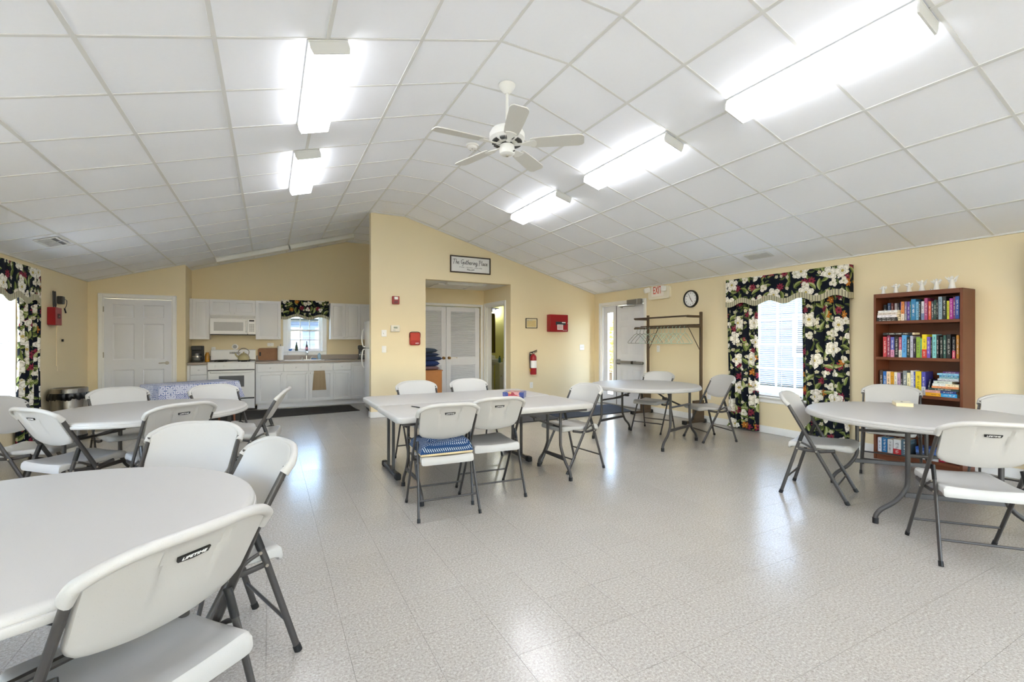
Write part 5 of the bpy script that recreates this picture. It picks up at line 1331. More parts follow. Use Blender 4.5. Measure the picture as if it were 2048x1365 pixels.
# ------------------------------------------------------------------ folding chairs
def ytube(z): return .2345 - (z / .785) * .432          # the long side tube: front foot to top of the back
def chair_meshes():
    M_ = {}
    # backrest: panel lofted across the width, plus the rolled top rail that caps both tubes
    us = [-1, -.985, -.94, -.86, -.74, -.60, -.48, -.40, -.345, -.31, -.2, -.07, .07, .2, .31, .345, .40, .48, .60, .74, .86, .94, .985, 1]
    zs = [0, .05, .14, .26, .38, .5, .62, .72, .78, .825, .87, .92, .97, 1]
    loops = []
    for u in us:
        e = abs(u)
        rnd = max(0, (e - .80) / .20)
        zb = .557 + .032 * e ** 2 + .045 * (1 - math.sqrt(max(0, 1 - rnd ** 2)))
        zt = .843 - .052 * e ** 3.4
        th = .012 if e < .99 else .006
        fr, bk = [], []
        for k in zs:
            z = zb + (zt - zb) * k
            hw = .2165 - .010 * (1 - k)
            x = u * hw
            bow = .040 * (1 - u * u)
            y = ytube(z) - bow - .006 + .012 * (1 - k) * (1 - e * e)
            edge = .45 + .55 * min(1, min(k, 1 - k) / .05) if k in (0, 1) else 1
            rec = 0
            wdt = .36 - .05 * (1 - k)
            if e < wdt and .35 < k < .875: rec = .012 * min(1, (k - .33) / .25)
            fr.append((x, y + th * edge, z)); bk.append((x, y - th * edge + rec, z))
        loops.append(fr + bk[::-1])
    bm = loft(B(), loops)
    pts, ra, rb = [], [], []
    for k in range(33):
        f = k / 32 * 2 - 1; a = abs(f)
        if a > .82: x = .2285; z = .752 + (1 - a) / .18 * .034
        else:
            q_ = a / .82; x = .2285 * (q_ ** .85 if q_ < 1 else 1); z = .834 - .048 * q_ ** 3.4
        x = math.copysign(x, f)
        y = ytube(z) - .040 * (1 - (x / .2285) ** 2) - .0125 * min(1, (1 - a) * 5)
        pts.append((x, y, z)); w_ = max(0, (a - .7) / .3)
        ra.append(.0155 + .005 * w_); rb.append(.015)
    tube(bm, pts, ra, rb, seg=12, side=(0, 1, 0))
    M_['backrest'] = mesh_of('backrest', bm, m_poly)
    # badge with raised lettering
    bm = B(); zb_ = .762; yb_ = ytube(zb_) - .040 - .006 - .012 + .011
    tl = math.atan2(.432, .785)
    pl = B(); prism(pl, [(-.040, .009), (.040, .009), (.037, -.006), (.0, -.0098), (-.037, -.006)], 'y', -.0015, .004)
    add(bm, pl, 0)
    tx = text_bm('LIFETIME', .0125, .0012, .15, .060); add(bm, tx, 1, Matrix.Translation((0, -.0022, .0012)))
    bm.transform(Matrix.Translation((0, yb_ - .0005, zb_)) @ Matrix.Rotation(-tl * -1, 4, 'X'))
    for f in bm.faces: f.smooth = False
    M_['badge'] = mesh_of('badge', bm, [m_dark, m_paper], False)
    # seat
    prof = [(-.186, .386), (-.188, .40), (-.184, .436), (-.174, .447), (-.155, .449), (-.10, .443), (-.03, .440), (.06, .444), (.14, .452), (.20, .457), (.238, .455), (.258, .443), (.266, .425), (.262, .409), (.25, .402), (.20, .404), (.10, .408), (0, .408), (-.10, .406), (-.158, .402), (-.170, .396), (-.174, .386)]
    loops = []
    for u in (-1, -.985, -.95, -.86, -.7, -.5, -.25, 0, .25, .5, .7, .86, .95, .985, 1):
        e = abs(u); lp = []
        for y, z in prof:
            k = max(0, (e - .8) / .2)
            yy = y - (.045 * (1 - math.sqrt(max(0, 1 - k * k))) if y > .2 else 0)
            sq = 1 if e < .94 else (.93 if e < .97 else (.75 if e < .99 else .55))
            zm = .425 if y > -.15 else .415
            zz = zm + (z - zm) * sq
            if z > .43: zz += .010 * e ** 2 - .006
            if y > -.05: hw = .199 - .014 * max(0, y) / .26
            else: hw = .199
            lp.append((u * hw, yy, zz))
        loops.append(lp)
    M_['seat'] = mesh_of('seat', loft(B(), loops), m_poly)
    for s_, nm in ((-1, 'L'), (1, 'R')):
        bm = B(); P_ = [(s_ * .224, ytube(z), z) for z in (.018, .2, .4, .6, .775)]; P_[0] = (s_ * .2225, ytube(.018), .018)
        tube(bm, P_, .009, .0145, seg=10, side=(1, 0, 0)); M_['front_leg' + nm] = mesh_of('front_leg', bm, m_leg)
        bm = B(); tube(bm, [(s_ * .2225, ytube(0), 0), (s_ * .2225, ytube(.028), .028)], .0115, .017, seg=10, side=(1, 0, 0)); M_['front_cap' + nm] = mesh_of('foot_cap', bm, m_capb)
        bm = B(); tube(bm, [(s_ * .2315, -.232, .018), (s_ * .210, -.115, .42), (s_ * .205, -.080, .525)], .009, .0135, seg=10, side=(1, 0, 0)); M_['rear_leg' + nm] = mesh_of('rear_leg', bm, m_leg)
        bm = B(); tube(bm, [(s_ * .2082, -.100, .462), (s_ * .2055, -.081, .520), (s_ * .2045, -.072, .545)], .0108, .0155, seg=10, side=(1, 0, 0)); M_['sleeve' + nm] = mesh_of('pivot_sleeve', bm, m_dark)
        bm = B(); tube(bm, [(s_ * .2325, -.238, 0), (s_ * .231, -.229, .028)], .0115, .016, seg=10, side=(1, 0, 0)); M_['rear_cap' + nm] = mesh_of('foot_cap', bm, m_capb)
        bm = B(); tube(bm, [(s_ * .205, -.118, .396), (s_ * .205, -.05, .388), (s_ * .205, .05, .391), (s_ * .203, .145, .410)], .008, .0125, seg=8, side=(1, 0, 0)); M_['seat_rail' + nm] = mesh_of('seat_rail', bm, m_leg)
        bm = B(); tube(bm, [(s_ * .2135, -.098, .452), (s_ * .2135, -.06, .438), (s_ * .2135, -.012, .41)], .005, .008, seg=8, side=(1, 0, 0)); M_['strut' + nm] = mesh_of('strut', bm, m_leg)
        bm = B()
        for y, z in ((-.118, .395), (-.094, .452)): tube(bm, [(s_ * .2165, y, z), (s_ * .2225, y, z)], .0065, seg=8)
        tube(bm, [(s_ * .231, ytube(.39), .39), (s_ * .235, ytube(.39), .39)], .006, seg=8)
        M_['rivet' + nm] = mesh_of('rivets', bm, m_nickel)
    bm = B(); tube(bm, [(-.222, ytube(.135), .135), (.222, ytube(.135), .135)], .0075, seg=8); M_['front_bar'] = mesh_of('crossbar', bm, m_leg)
    bm = B(); tube(bm, [(-.225, -.196, .14), (.225, -.196, .14)], .0075, seg=8); M_['rear_bar'] = mesh_of('crossbar', bm, m_leg)
    return M_
CM = chair_meshes()
GCH = 'white folding chairs'
def make_chair(x, y, deg, label):
    t = thing('folding_chair', label, 'chair', (x, y, 0), math.radians(deg), GCH)
    b_ = obj('backrest', CM['backrest'], None, t); obj('badge', CM['badge'], None, b_)
    obj('seat', CM['seat'], None, t)
    for s_ in 'LR':
        f_ = obj('front_leg', CM['front_leg' + s_], None, t); obj('foot_cap', CM['front_cap' + s_], None, f_)
        r_ = obj('rear_leg', CM['rear_leg' + s_], None, t); obj('foot_cap', CM['rear_cap' + s_], None, r_); obj('rivets', CM['rivet' + s_], None, r_); obj('pivot_sleeve', CM['sleeve' + s_], None, r_)
        obj('seat_rail', CM['seat_rail' + s_], None, t); obj('strut', CM['strut' + s_], None, t)
    obj('crossbar', CM['front_bar'], None, t); obj('crossbar', CM['rear_bar'], None, t)
    return t
CH = [
    (-.315, 1.56, 40, 'white folding chair closest to the camera, its back toward us at the nearest round table'),
    (-.197, 2.254, 111, 'white folding chair at the nearest round table, seen from the side beside the open floor'),
    (-.422, 2.828, 160, 'white folding chair across the nearest round table, facing the camera'),
    (-.678, 4.317, 32.4, 'white folding chair with its back to us at the middle kitchen-side table'),
    (-1.275, 4.475, -44.5, 'white folding chair at the kitchen-side round table, turned away, its seat in full view'),
    (-1.20, 5.54, 206, 'white folding chair behind the kitchen-side table, in front of the closet door'),
    (-.40, 5.48, 211, 'white folding chair behind the kitchen-side table, in front of the tiled cloth'),
    (-.101, 5.028, 83, 'white folding chair seen edge-on at the kitchen-side table, before the base cabinets'),
    (-1.72, 5.14, -106, 'white folding chair cut off at the picture edge below the floral curtain'),
    (1.483, 4.912, 184, 'white folding chair across the paired tables, below the red pouch'),
    (2.106, 4.911, 181, 'white folding chair across the paired tables, in front of the louvred doors'),
    (5.426, 2.301, 112, 'white folding chair in front of the bookcase shelves'),
    (5.27, 1.42, 95, 'white folding chair beyond the paperback table, past the bookcase end'),
    (4.926, 4.994, 110.5, 'white folding chair between the coat rack and its round table'),
    (5.155, 4.208, 72.7, 'white folding chair in front of the floral curtain nearest the coat rack'),
    (1.184, 3.436, -3.1, 'white folding chair carrying the blue dotted cushion'),
    (1.673, 3.603, -3.9, 'white folding chair next to the blue cushioned one, its seat empty'),
    (2.771, 3.958, 94.5, 'white folding chair at the end of the paired tables, facing them sideways'),
    (4.165, 2.281, -161.3, 'white folding chair at the paperback table, standing before the blinds window'),
    (3.744, 1.187, -48.6, 'white folding chair with its back to us at the paperback table')]
for c_ in CH: make_chair(*c_)

# ------------------------------------------------------------------ things on tables and chairs
def dots():
    n = NT('blue_dotted_fabric'); co = n.co(); p = n.vm('SCALE', co); p.node.inputs['Scale'].default_value = 1
    s = n.n('ShaderNodeSeparateXYZ'); n.put(s.inputs[0], co)
    k = 62.0
    a = n.M('ADD', s.outputs[0], n.M('MULTIPLY', s.outputs[2], .5)); b_ = n.M('SUBTRACT', s.outputs[1], n.M('MULTIPLY', s.outputs[2], .5))
    fx = n.M('SUBTRACT', n.M('FRACT', n.M('MULTIPLY', n.M('ADD', a, b_), k)), .5); fy = n.M('SUBTRACT', n.M('FRACT', n.M('MULTIPLY', n.M('SUBTRACT', a, b_), k)), .5)
    d = n.M('SQRT', n.M('ADD', n.M('MULTIPLY', fx, fx), n.M('MULTIPLY', fy, fy)))
    n.set(Base_Color=n.mix(n.M('LESS_THAN', d, .21), lin('#213b60'), lin('#c3cdd0')), Roughness=.9, Specular_IOR_Level=.15); return n.m
t = thing('seat_cushion', 'tufted blue dotted seat cushion with beige underside on a folding chair', 'cushion', (1.178, 3.44, .452), math.radians(-3))
def pad(w, d, h, n=22):
    bm = B(); top, bot = [], []
    for i in range(n + 1):
        row, rb_ = [], []
        for j in range(n + 1):
            u, v = 2 * i / n - 1, 2 * j / n - 1
            e_ = (1 - abs(u) ** 6) * (1 - abs(v) ** 6)
            tuft = sum(math.exp(-((u - a) ** 2 + (v - b_) ** 2) / .035) for a in (-.42, .42) for b_ in (-.42, .42))
            z = .022 + h * (e_ ** .4) * (1 - .55 * tuft) + .022 * max(0, u) * e_
            row.append(bm.verts.new((w / 2 * u, d / 2 * v, z))); rb_.append(None)
        top.append(row)
    for i in range(n):
        for j in range(n): bm.faces.new((top[i][j], top[i + 1][j], top[i + 1][j + 1], top[i][j + 1]))
    ring = [top[i][0] for i in range(n)] + [top[n][j] for j in range(n)] + [top[i][n] for i in range(n, 0, -1)] + [top[0][j] for j in range(n, 0, -1)]
    low = [bm.verts.new((v.co.x * .985, v.co.y * .985, .018)) for v in ring]
    for k in range(len(ring)): bm.faces.new((ring[k], ring[(k + 1) % len(ring)], low[(k + 1) % len(ring)], low[k]))
    return bm
obj('cover', pad(.41, .39, .078), dots(), t); obj('underside', box(-.20, .20, -.19, .19, 0, .022, .008, 2), mat('beige_foam', '#cdbb94', .9), t)
m_book = None
def game_mat():
    n = NT('printed_game_box'); co = n.co(); v = n.n('ShaderNodeTexVoronoi'); v.inputs['Scale'].default_value = 22; n.put(v.inputs['Vector'], co)
    s = n.n('ShaderNodeSeparateColor'); n.put(s.inputs[0], v.outputs['Color'])
    x = n.n('ShaderNodeSeparateXYZ'); n.put(x.inputs[0], co)
    c1 = n.ramp(s.outputs[0], [(.0, lin('#8e2f3c')), (.35, lin('#a8484e')), (.6, lin('#b98684')), (.8, lin('#b99a6a')), (1, lin('#a9a0a8'))]); c1.node.color_ramp.interpolation = 'CONSTANT'
    c2 = n.ramp(s.outputs[1], [(.0, lin('#252f66')), (.5, lin('#3b4c86')), (.8, lin('#6a5c88'))])
    f = n.M('GREATER_THAN', n.M('ADD', n.M('ABSOLUTE', x.outputs[0]), n.M('MULTIPLY', s.outputs[2], .03)), .078)
    n.set(Base_Color=n.mix(f, c1, c2), Roughness=.3); return n.m
t = thing('game_box', 'blue and red printed game box on the paired tables', 'game box', (2.225, 4.18, .7185), math.radians(-38)); obj('lower_tray', box(-.105, .105, -.085, .085, 0, .03, .002), game_mat(), t); obj('lid', box(-.108, .108, -.088, .088, .022, .062, .002), game_mat(), t)
t = thing('pen', 'black pen lying on the paired tables beside the game box', 'pen', (1.975, 4.175, .723), .15); bm = B(); tube(bm, [(-.06, 0, 0), (.05, 0, 0), (.065, 0, 0)], [.0045, .0045, .0015], seg=8); obj('barrel', bm, m_dark, t); bm = B(); bx(bm, -.055, -.02, -.001, .001, .004, .007); obj('clip', bm, m_nickel, t)
t = thing('pen', 'short dark pen on the paired tables behind the cushioned chair', 'pen', (1.125, 3.95, .723), 1.9); bm = B(); tube(bm, [(-.06, 0, 0), (.05, 0, 0), (.065, 0, 0)], [.0045, .0045, .0015], seg=8); obj('barrel', bm, m_dark, t); bm = B(); bx(bm, -.055, -.02, -.001, .001, .004, .007); obj('clip', bm, m_nickel, t)
m_page = mat('aged_pages', '#dccdaa', .9, var=.08, scale=80)
t = thing('paperback_book', 'worn cream paperback lying face up on the round table', 'book', (4.91, 1.995, .731), math.radians(32)); obj('pages', box(-.085, .085, -.058, .058, .002, .03, .001), m_page, t); obj('cover', box(-.09, .09, -.061, .061, .03, .0325), mat('cream_cover', '#d8d3c0', .5, var=.1, scale=25), t); obj('back_cover', box(-.09, .09, -.061, .061, 0, .002), mat('cream_cover_b', '#c9bf9f', .5), t)
bm = B(); [bx(bm, -.03 + i * .02, -.018 + i * .02, .0, .012, .0325, .0329) for i in range(3)]; obj('title_print', bm, m_dark, t)
# tiled cloth table
def azulejo():
    n = NT('blue_tile_print_cloth'); M = n.M; uv = n.co('UV')
    p = n.vm('SCALE', uv); p.node.inputs['Scale'].default_value = 1 / .115
    s = n.n('ShaderNodeSeparateXYZ'); n.put(s.inputs[0], p)
    cx_, cy_ = M('FLOOR', s.outputs[0]), M('FLOOR', s.outputs[1])
    x, y = M('SUBTRACT', M('FRACT', s.outputs[0]), .5), M('SUBTRACT', M('FRACT', s.outputs[1]), .5)
    r = M('SQRT', M('ADD', M('MULTIPLY', x, x), M('MULTIPLY', y, y))); th = M('ARCTAN2', y, x)
    wn = n.n('ShaderNodeTexWhiteNoise', noise_dimensions='2D'); cmb = n.n('ShaderNodeCombineXYZ'); n.put(cmb.inputs[0], cx_); n.put(cmb.inputs[1], cy_); n.put(wn.inputs['Vector'], cmb.outputs[0]); k = wn.outputs['Value']
    rings = M('LESS_THAN', M('FRACT', M('MULTIPLY', r, 6.5)), .42)
    petal = M('LESS_THAN', M('ABSOLUTE', M('SUBTRACT', r, M('MULTIPLY', M('ABSOLUTE', M('COSINE', M('MULTIPLY', th, 4.0))), .42))), .06)
    star = M('MULTIPLY', M('LESS_THAN', r, .34), M('GREATER_THAN', M('COSINE', M('MULTIPLY', th, 8.0)), .1))
    a = M('LESS_THAN', k, .36); b_ = M('LESS_THAN', k, .68)
    pat = M('ADD', M('MULTIPLY', a, rings), M('MULTIPLY', M('SUBTRACT', 1.0, a), M('ADD', M('MULTIPLY', b_, petal), M('MULTIPLY', M('SUBTRACT', 1.0, b_), star))))
    edge = M('GREATER_THAN', M('MAXIMUM', M('ABSOLUTE', x), M('ABSOLUTE', y)), .475)
    pat = M('MINIMUM', M('ADD', pat, edge), 1.0)
    blue = n.mix(wn.outputs['Color'], lin('#3a5288'), lin('#6f7fb0')); blue = n.mix(M('GREATER_THAN', k, .5), lin('#4b64a0'), lin('#8a92b8'))
    n.set(Base_Color=n.mix(pat, lin('#d6d8e6'), blue), Roughness=.55); return n.m
t = thing('side_table', 'small table with wooden legs under a blue tile print cloth', 'table', (-.985, 8.05, 0), math.radians(33.5)); L_, W_ = .52, .25
obj('table_top', box(-L_ + .01, L_ - .01, -W_ + .01, W_ - .01, .67, .695, .004), m_oak, t)
m_redwood = mat('reddish_wood', '#6d3f2a', .5, var=.2, scale=8)
for x in (L_ - .06, -L_ + .06):
    for y in (W_ - .05, -W_ + .05): bm = B(); tube(bm, [(x + .03 * (1 if x > 0 else -1), y, 0), (x, y, .67)], [.014, .022], seg=8); obj('leg', bm, m_redwood, t)
cl_ = thing('tablecloth', 'blue and white tile print cloth draped over the small kitchen table', 'tablecloth', (-.985, 8.05, 0), math.radians(33.5))
bm = B(); prm = []
def ringpts(off, wav, z):
    o_ = []
    for x0_, y0_, x1_, y1_ in ((-1, -1, 1, -1), (1, -1, 1, 1), (1, 1, -1, 1), (-1, 1, -1, -1)):
        for k in range(16):
            f = k / 16; x = (x0_ + (x1_ - x0_) * f) * (L_ + off); y = (y0_ + (y1_ - y0_) * f) * (W_ + off)
            wv = wav * math.sin(k * 1.9 + x0_)
            o_.append((x + wv * (0 if abs(y0_ - y1_) < 1 else 1), y + wv * (1 if abs(y0_ - y1_) < 1 else 0), z))
    return o_
rows = [[bm.verts.new(p) for p in ringpts(o_, w_, z)] for o_, w_, z in ((0, 0, .703), (.006, 0, .699), (.02, .004, .62), (.035, .010, .53), (.05, .016, .45))]
bm.faces.new(rows[0])
for a, b_ in zip(rows, rows[1:]):
    for j in range(64): bm.faces.new((a[j], a[(j + 1) % 64], b_[(j + 1) % 64], b_[j]))
o = obj('drape', bm, azulejo(), cl_)
set_uv(o, lambda c: (c.x + (c.z if abs(c.x) > L_ + .001 and abs(c.y) < W_ else 0), c.y + c.z * .0 if c.z > .701 else (c.z if abs(c.y) > W_ - .002 else c.y)))

# ------------------------------------------------------------------ bookcase
m_case = mat('cherry_laminate', '#6b3d27', .42, var=.16, scale=5, spec=.35)
bc = thing('bookcase', 'tall cherry brown bookcase full of books against the wall', 'bookcase', (XR, 2.30, 0), RW); hw, dp, hh = .372, .295, 1.813
for x0, x1 in ((-hw, -hw + .022), (hw - .022, hw)): obj('side_panel', box(x0, x1, -dp, -.008, 0, hh, .002), m_case, bc)
obj('top_panel', box(-hw + .022, hw - .022, -dp, -.008, hh - .045, hh, .002), m_case, bc)
obj('back_panel', box(-hw + .022, hw - .022, -.014, -.008, .06, hh - .045), m_case, bc)
obj('kick_board', box(-hw + .022, hw - .022, -dp + .012, -dp + .03, 0, .05), m_case, bc)
SH = [1.482, 1.093, .708, .385, .05]       # undersides
for z in SH: obj('shelf', box(-hw + .022, hw - .022, -dp + .001, -.014, z, z + .031, .002), m_case, bc)
# books: one spine material driven by each object's own colours
def book_mat(name, kind):
    n = NT(name); M = n.M; inf = n.n('ShaderNodeObjectInfo'); co = n.co('Generated'); ob = n.co('Object')
    s = n.n('ShaderNodeSeparateXYZ'); n.put(s.inputs[0], co); so = n.n('ShaderNodeSeparateXYZ'); n.put(so.inputs[0], ob)
    c = n.n('ShaderNodeSeparateColor'); n.put(c.inputs[0], inf.outputs['Color'])
    lum = M('ADD', M('MULTIPLY', c.outputs[0], .3), M('ADD', M('MULTIPLY', c.outputs[1], .6), M('MULTIPLY', c.outputs[2], .1)))
    ink = n.mix(M('GREATER_THAN', lum, .30), lin('#e6e2d8'), lin('#2a2a34'))
    along = s.outputs[2] if kind == 'up' else s.outputs[0]
    across = s.outputs[0] if kind == 'up' else s.outputs[2]
    al_m = so.outputs[2] if kind == 'up' else so.outputs[0]
    nz = n.n('ShaderNodeTexWhiteNoise', noise_dimensions='2D'); cm = n.n('ShaderNodeCombineXYZ')
    n.put(cm.inputs[0], M('FLOOR', M('MULTIPLY', al_m, 330.0))); n.put(cm.inputs[1], M('ADD', M('FLOOR', M('MULTIPLY', across, 7.0)), M('MULTIPLY', inf.outputs['Random'], 91.0))); n.put(nz.inputs['Vector'], cm.outputs[0])
    lo = M('ADD', .10, M('MULTIPLY', inf.outputs['Random'], .14)); hi = M('SUBTRACT', .92, M('MULTIPLY', inf.outputs['Random'], .2))
    word = M('GREATER_THAN', M('FRACT', M('ADD', M('MULTIPLY', along, 4.2), inf.outputs['Random'])), .2)
    band = M('MULTIPLY', M('MULTIPLY', M('GREATER_THAN', along, lo), M('LESS_THAN', along, hi)), M('MULTIPLY', M('GREATER_THAN', across, .30), M('LESS_THAN', across, .70)))
    txt_ = M('MULTIPLY', M('MULTIPLY', M('MULTIPLY', band, word), M('GREATER_THAN', nz.outputs['Value'], .45)), .65)
    n.set(Base_Color=n.mix(txt_, inf.outputs['Color'], ink), Roughness=.4); return n.m
m_spu, m_spf = book_mat('upright_book_cover', 'up'), book_mat('flat_book_cover', 'flat')
from_u = lambda u: None
def pxy(u, x):                        # picture column -> world y on the plane x (only used to read positions off the photograph)
    r = (u - 1024) / 924.54; return x * (cw - r * sw) / (sw + r * cw)
def hue(h): return lin(h)
UP = {}
def book(y0, y1, z0, hgt, depth, col, label, lean=0.0, col2=None, xf=5.955, grp='books on the bookcase'):
    """upright book: spine towards -x"""
    w = abs(y1 - y0); yc = (y0 + y1) / 2
    t = thing('book', label, 'book', (xf + depth / 2, yc, z0), RW, grp)
    tk = min(.0028, w * .14)
    bm = B(); bx(bm, -w / 2, w / 2, -depth / 2, -depth / 2 + .004, 0, hgt, .0012); bx(bm, -w / 2, -w / 2 + tk, -depth / 2 + .004, depth / 2, 0, hgt); bx(bm, w / 2 - tk, w / 2, -depth / 2 + .004, depth / 2, 0, hgt)
    o = obj('cover', bm, m_spu, t); o.color = hue(col)
    obj('pages', box(-w / 2 + tk, w / 2 - tk, -depth / 2 + .004, depth / 2 - .004, .003, hgt - .004), m_page, t)
    if col2: c2 = obj('spine_band', box(-w / 2 - .0003, w / 2 + .0003, -depth / 2 - .0006, -depth / 2 + .01, *( (.0, hgt * .36))), m_spu, t); c2.color = hue(col2)
    if lean: t.rotation_mode = 'QUATERNION'; t.rotation_quaternion = (Matrix.Rotation(lean, 3, 'X') @ Matrix.Rotation(RW, 3, 'Z')).to_quaternion()
    return t
def flat(y0, y1, z0, thk, depth, col, label, col2=None, xf=5.95, grp='books on the bookcase', fore=0.0, rz=0.0):
    """book lying down, spine towards -x; fore = width of page block showing at its nearer end"""
    L_ = abs(y1 - y0); yc = (y0 + y1) / 2
    t = thing('book', label, 'book', (xf + depth / 2, yc, z0), RW + rz, grp); tk = min(.0022, thk * .16)
    bm = B(); bx(bm, -L_ / 2, L_ / 2, -depth / 2, -depth / 2 + .004, 0, thk, .001); bx(bm, -L_ / 2, L_ / 2, -depth / 2 + .004, depth / 2, 0, tk); bx(bm, -L_ / 2, L_ / 2, -depth / 2 + .004, depth / 2, thk - tk, thk)
    o = obj('cover', bm, m_spf, t); o.color = hue(col)
    obj('pages', box(-L_ / 2 + .003, L_ / 2 + fore * .02 - .003 + .002, -depth / 2 + .004, depth / 2 - .003, tk, thk - tk), m_page, t)
    if col2: c2 = obj('spine_band', box(L_ * .0, L_ / 2 + .0003, -depth / 2 - .0006, -depth / 2 + .01, -.0003, thk + .0003), m_spf, t); c2.color = hue(col2)
    return t
XS = 5.955
sc6 = lambda x: 1740 + x / 9.309
sc7 = lambda x: 1740 + x / 7.582
sc8 = lambda x: 1720 + x / 8.533
def zp(u, v, x):
    r = (u - 1024) / 924.54; d = x / (sw + r * cw); return H - (v - 683.86) / 924.54 * d
def cname(h):
    r, g_, b_ = [int(h[i:i + 2], 16) / 255 for i in (1, 3, 5)]; mx, mn = max(r, g_, b_), min(r, g_, b_); l = (mx + mn) / 2; s_ = mx - mn
    if s_ < .09: return 'black' if l < .25 else ('grey' if l < .72 else 'white')
    hh = (60 * ((g_ - b_) / s_ % 6) if mx == r else 60 * ((b_ - r) / s_ + 2) if mx == g_ else 60 * ((r - g_) / s_ + 4))
    nm = 'red' if hh < 14 or hh > 345 else 'orange' if hh < 38 else 'yellow' if hh < 62 else 'green' if hh < 160 else 'teal' if hh < 192 else 'blue' if hh < 245 else 'purple' if hh < 292 else 'magenta'
    if nm == 'orange' and (l < .4 or s_ < .3): nm = 'brown' if l < .5 else 'tan'
    return ('dark ' if l < .28 else 'pale ' if l > .72 else '') + nm
ORD = ['first', 'second', 'third', 'fourth', 'fifth', 'sixth', 'seventh', 'eighth', 'ninth', 'tenth', 'eleventh', 'twelfth', 'thirteenth', 'fourteenth', 'fifteenth', 'sixteenth', 'seventeenth', 'eighteenth', 'nineteenth', 'twentieth', 'twenty-first', 'twenty-second', 'twenty-third', 'twenty-fourth', 'twenty-fifth', 'twenty-sixth', 'twenty-seventh', 'twenty-eighth']
def row(rows, scx, ysc, yoff, shelf, where, depth=.15):
    zs_ = shelf + .0312; rnd_ = random.Random(len(rows)); prev = 99.0
    for i, b_ in enumerate(rows):
        a, e_, top, col = b_[:4]; col2 = b_[4] if len(b_) > 4 else None
        y0, y1 = pxy(scx(a), XS), pxy(scx(e_), XS)
        y0 = min(y0, prev - .0008); prev = y1
        if y0 - y1 < .008: y1 = y0 - .008; prev = y1
        hgt = zp(scx((a + e_) / 2), yoff + top / ysc, XS) - zs_
        x_in = 0.0
        book(y0, y1, zs_, hgt, depth * (.85 + .3 * rnd_.random()), col, '%s upright book, %s from the window side on %s' % (cname(col), ORD[i], where), col2=col2, xf=XS + (.085 if len(b_) > 5 else rnd_.uniform(-.006, .008)))
R1 = [(180, 232, 462, '#20242c', None, 1), (255, 305, 430, '#3a5378', None, 1), (320, 360, 430, '#7a3a38', None, 1), (385, 430, 430, '#b5aeb0', None, 1), (440, 472, 430, '#4a4040', None, 1), (492, 530, 405, '#5a55a0', None, 1), (535, 572, 405, '#7a2a50', None, 1), (576, 632, 405, '#dd8a44', '#e8dccf'), (640, 680, 405, '#7a6a90', '#8a8a94'), (688, 730, 405, '#6040a0', '#55389a'), (734, 755, 400, '#3d6f6a'), (757, 842, 360, '#2f7fb0'), (848, 905, 405, '#7ab8d8'), (908, 945, 395, '#202830'), (950, 1006, 400, '#d8d8e0', '#8296c0'), (1010, 1074, 340, '#a04070'), (1090, 1140, 400, '#cf5230'), (1143, 1185, 400, '#404a52'), (1190, 1235, 375, '#1f4038'), (1240, 1266, 375, '#1c1c20'), (1270, 1337, 315, '#90a8b8'), (1343, 1412, 310, '#1c2422'), (1424, 1470, 390, '#c0c030'), (1475, 1537, 345, '#a82090'), (1541, 1583, 320, '#804070'), (1587, 1662, 305, '#2850a0')]
row(R1, sc6, 9.307, 560, SH[0], 'the top shelf')
R2 = [(195, 250, 258, '#c04048'), (258, 302, 240, '#8a3a58'), (308, 364, 262, '#5a60b0', '#c98aa8'), (370, 432, 252, '#1a1a1c'), (438, 481, 262, '#b05070', '#d8d4cc'), (484, 556, 232, '#5aa0d8'), (560, 608, 265, '#1e2c28'), (611, 653, 245, '#b8b8c8'), (660, 694, 285, '#281c30'), (697, 758, 262, '#88a838'), (760, 786, 280, '#70b080'), (789, 860, 222, '#e8d020', '#c8382c'), (864, 914, 260, '#6a50b0'), (919, 938, 265, '#16161a'), (940, 1000, 222, '#80c8c8'), (1003, 1036, 235, '#1c2024'), (1058, 1100, 262, '#1c2420'), (1110, 1152, 235, '#305850'), (1163, 1228, 220, '#1a1a1c'), (1248, 1293, 258, '#22222a', '#c04060'), (1310, 1352, 235, '#c08020')]
row(R2, sc7, 7.583, 640, SH[1], 'the second shelf')
R3 = [(145, 187, 765, '#4a3a34'), (194, 250, 785, '#2a68b0'), (252, 311, 785, '#e2c49e'), (314, 364, 790, '#c89010'), (369, 411, 795, '#e0dccc'), (413, 461, 805, '#b090b0'), (464, 493, 810, '#282020'), (496, 558, 775, '#80888c'), (562, 608, 805, '#e0d8a8'), (611, 655, 772, '#d0d0d0'), (657, 682, 790, '#4858a8'), (685, 772, 785, '#d8c018'), (777, 836, 790, '#4848a0', '#c9cbd2')]
row(R3, sc7, 7.583, 640, SH[2], 'the third shelf')
y_ = pxy(sc7(838), XS)
for i, (w_, h_, col, dx) in enumerate(((.018, .165, '#1c2038', .012), (.017, .158, '#1d2a6a', .03), (.016, .15, '#14182c', .05))):
    book(y_ - .004 - i * .028, y_ - .004 - w_ - i * .028, SH[2] + .0345, h_, .13, col, '%s book leaning beside the third shelf pile, %s from the upright row' % (cname(col), ORD[i]), lean=.14, xf=XS + dx)
R4 = [(236, 302, 310, '#605880'), (306, 366, 300, '#d8dce8'), (372, 460, 305, '#1f6aa0'), (466, 556, 335, '#d0d0d0'), (565, 692, 340, '#d8d8d8', '#b8232c'), (700, 838, 345, '#506878')]
row(R4, sc8, 8.533, 840, SH[4], 'the bottom shelf', .17)
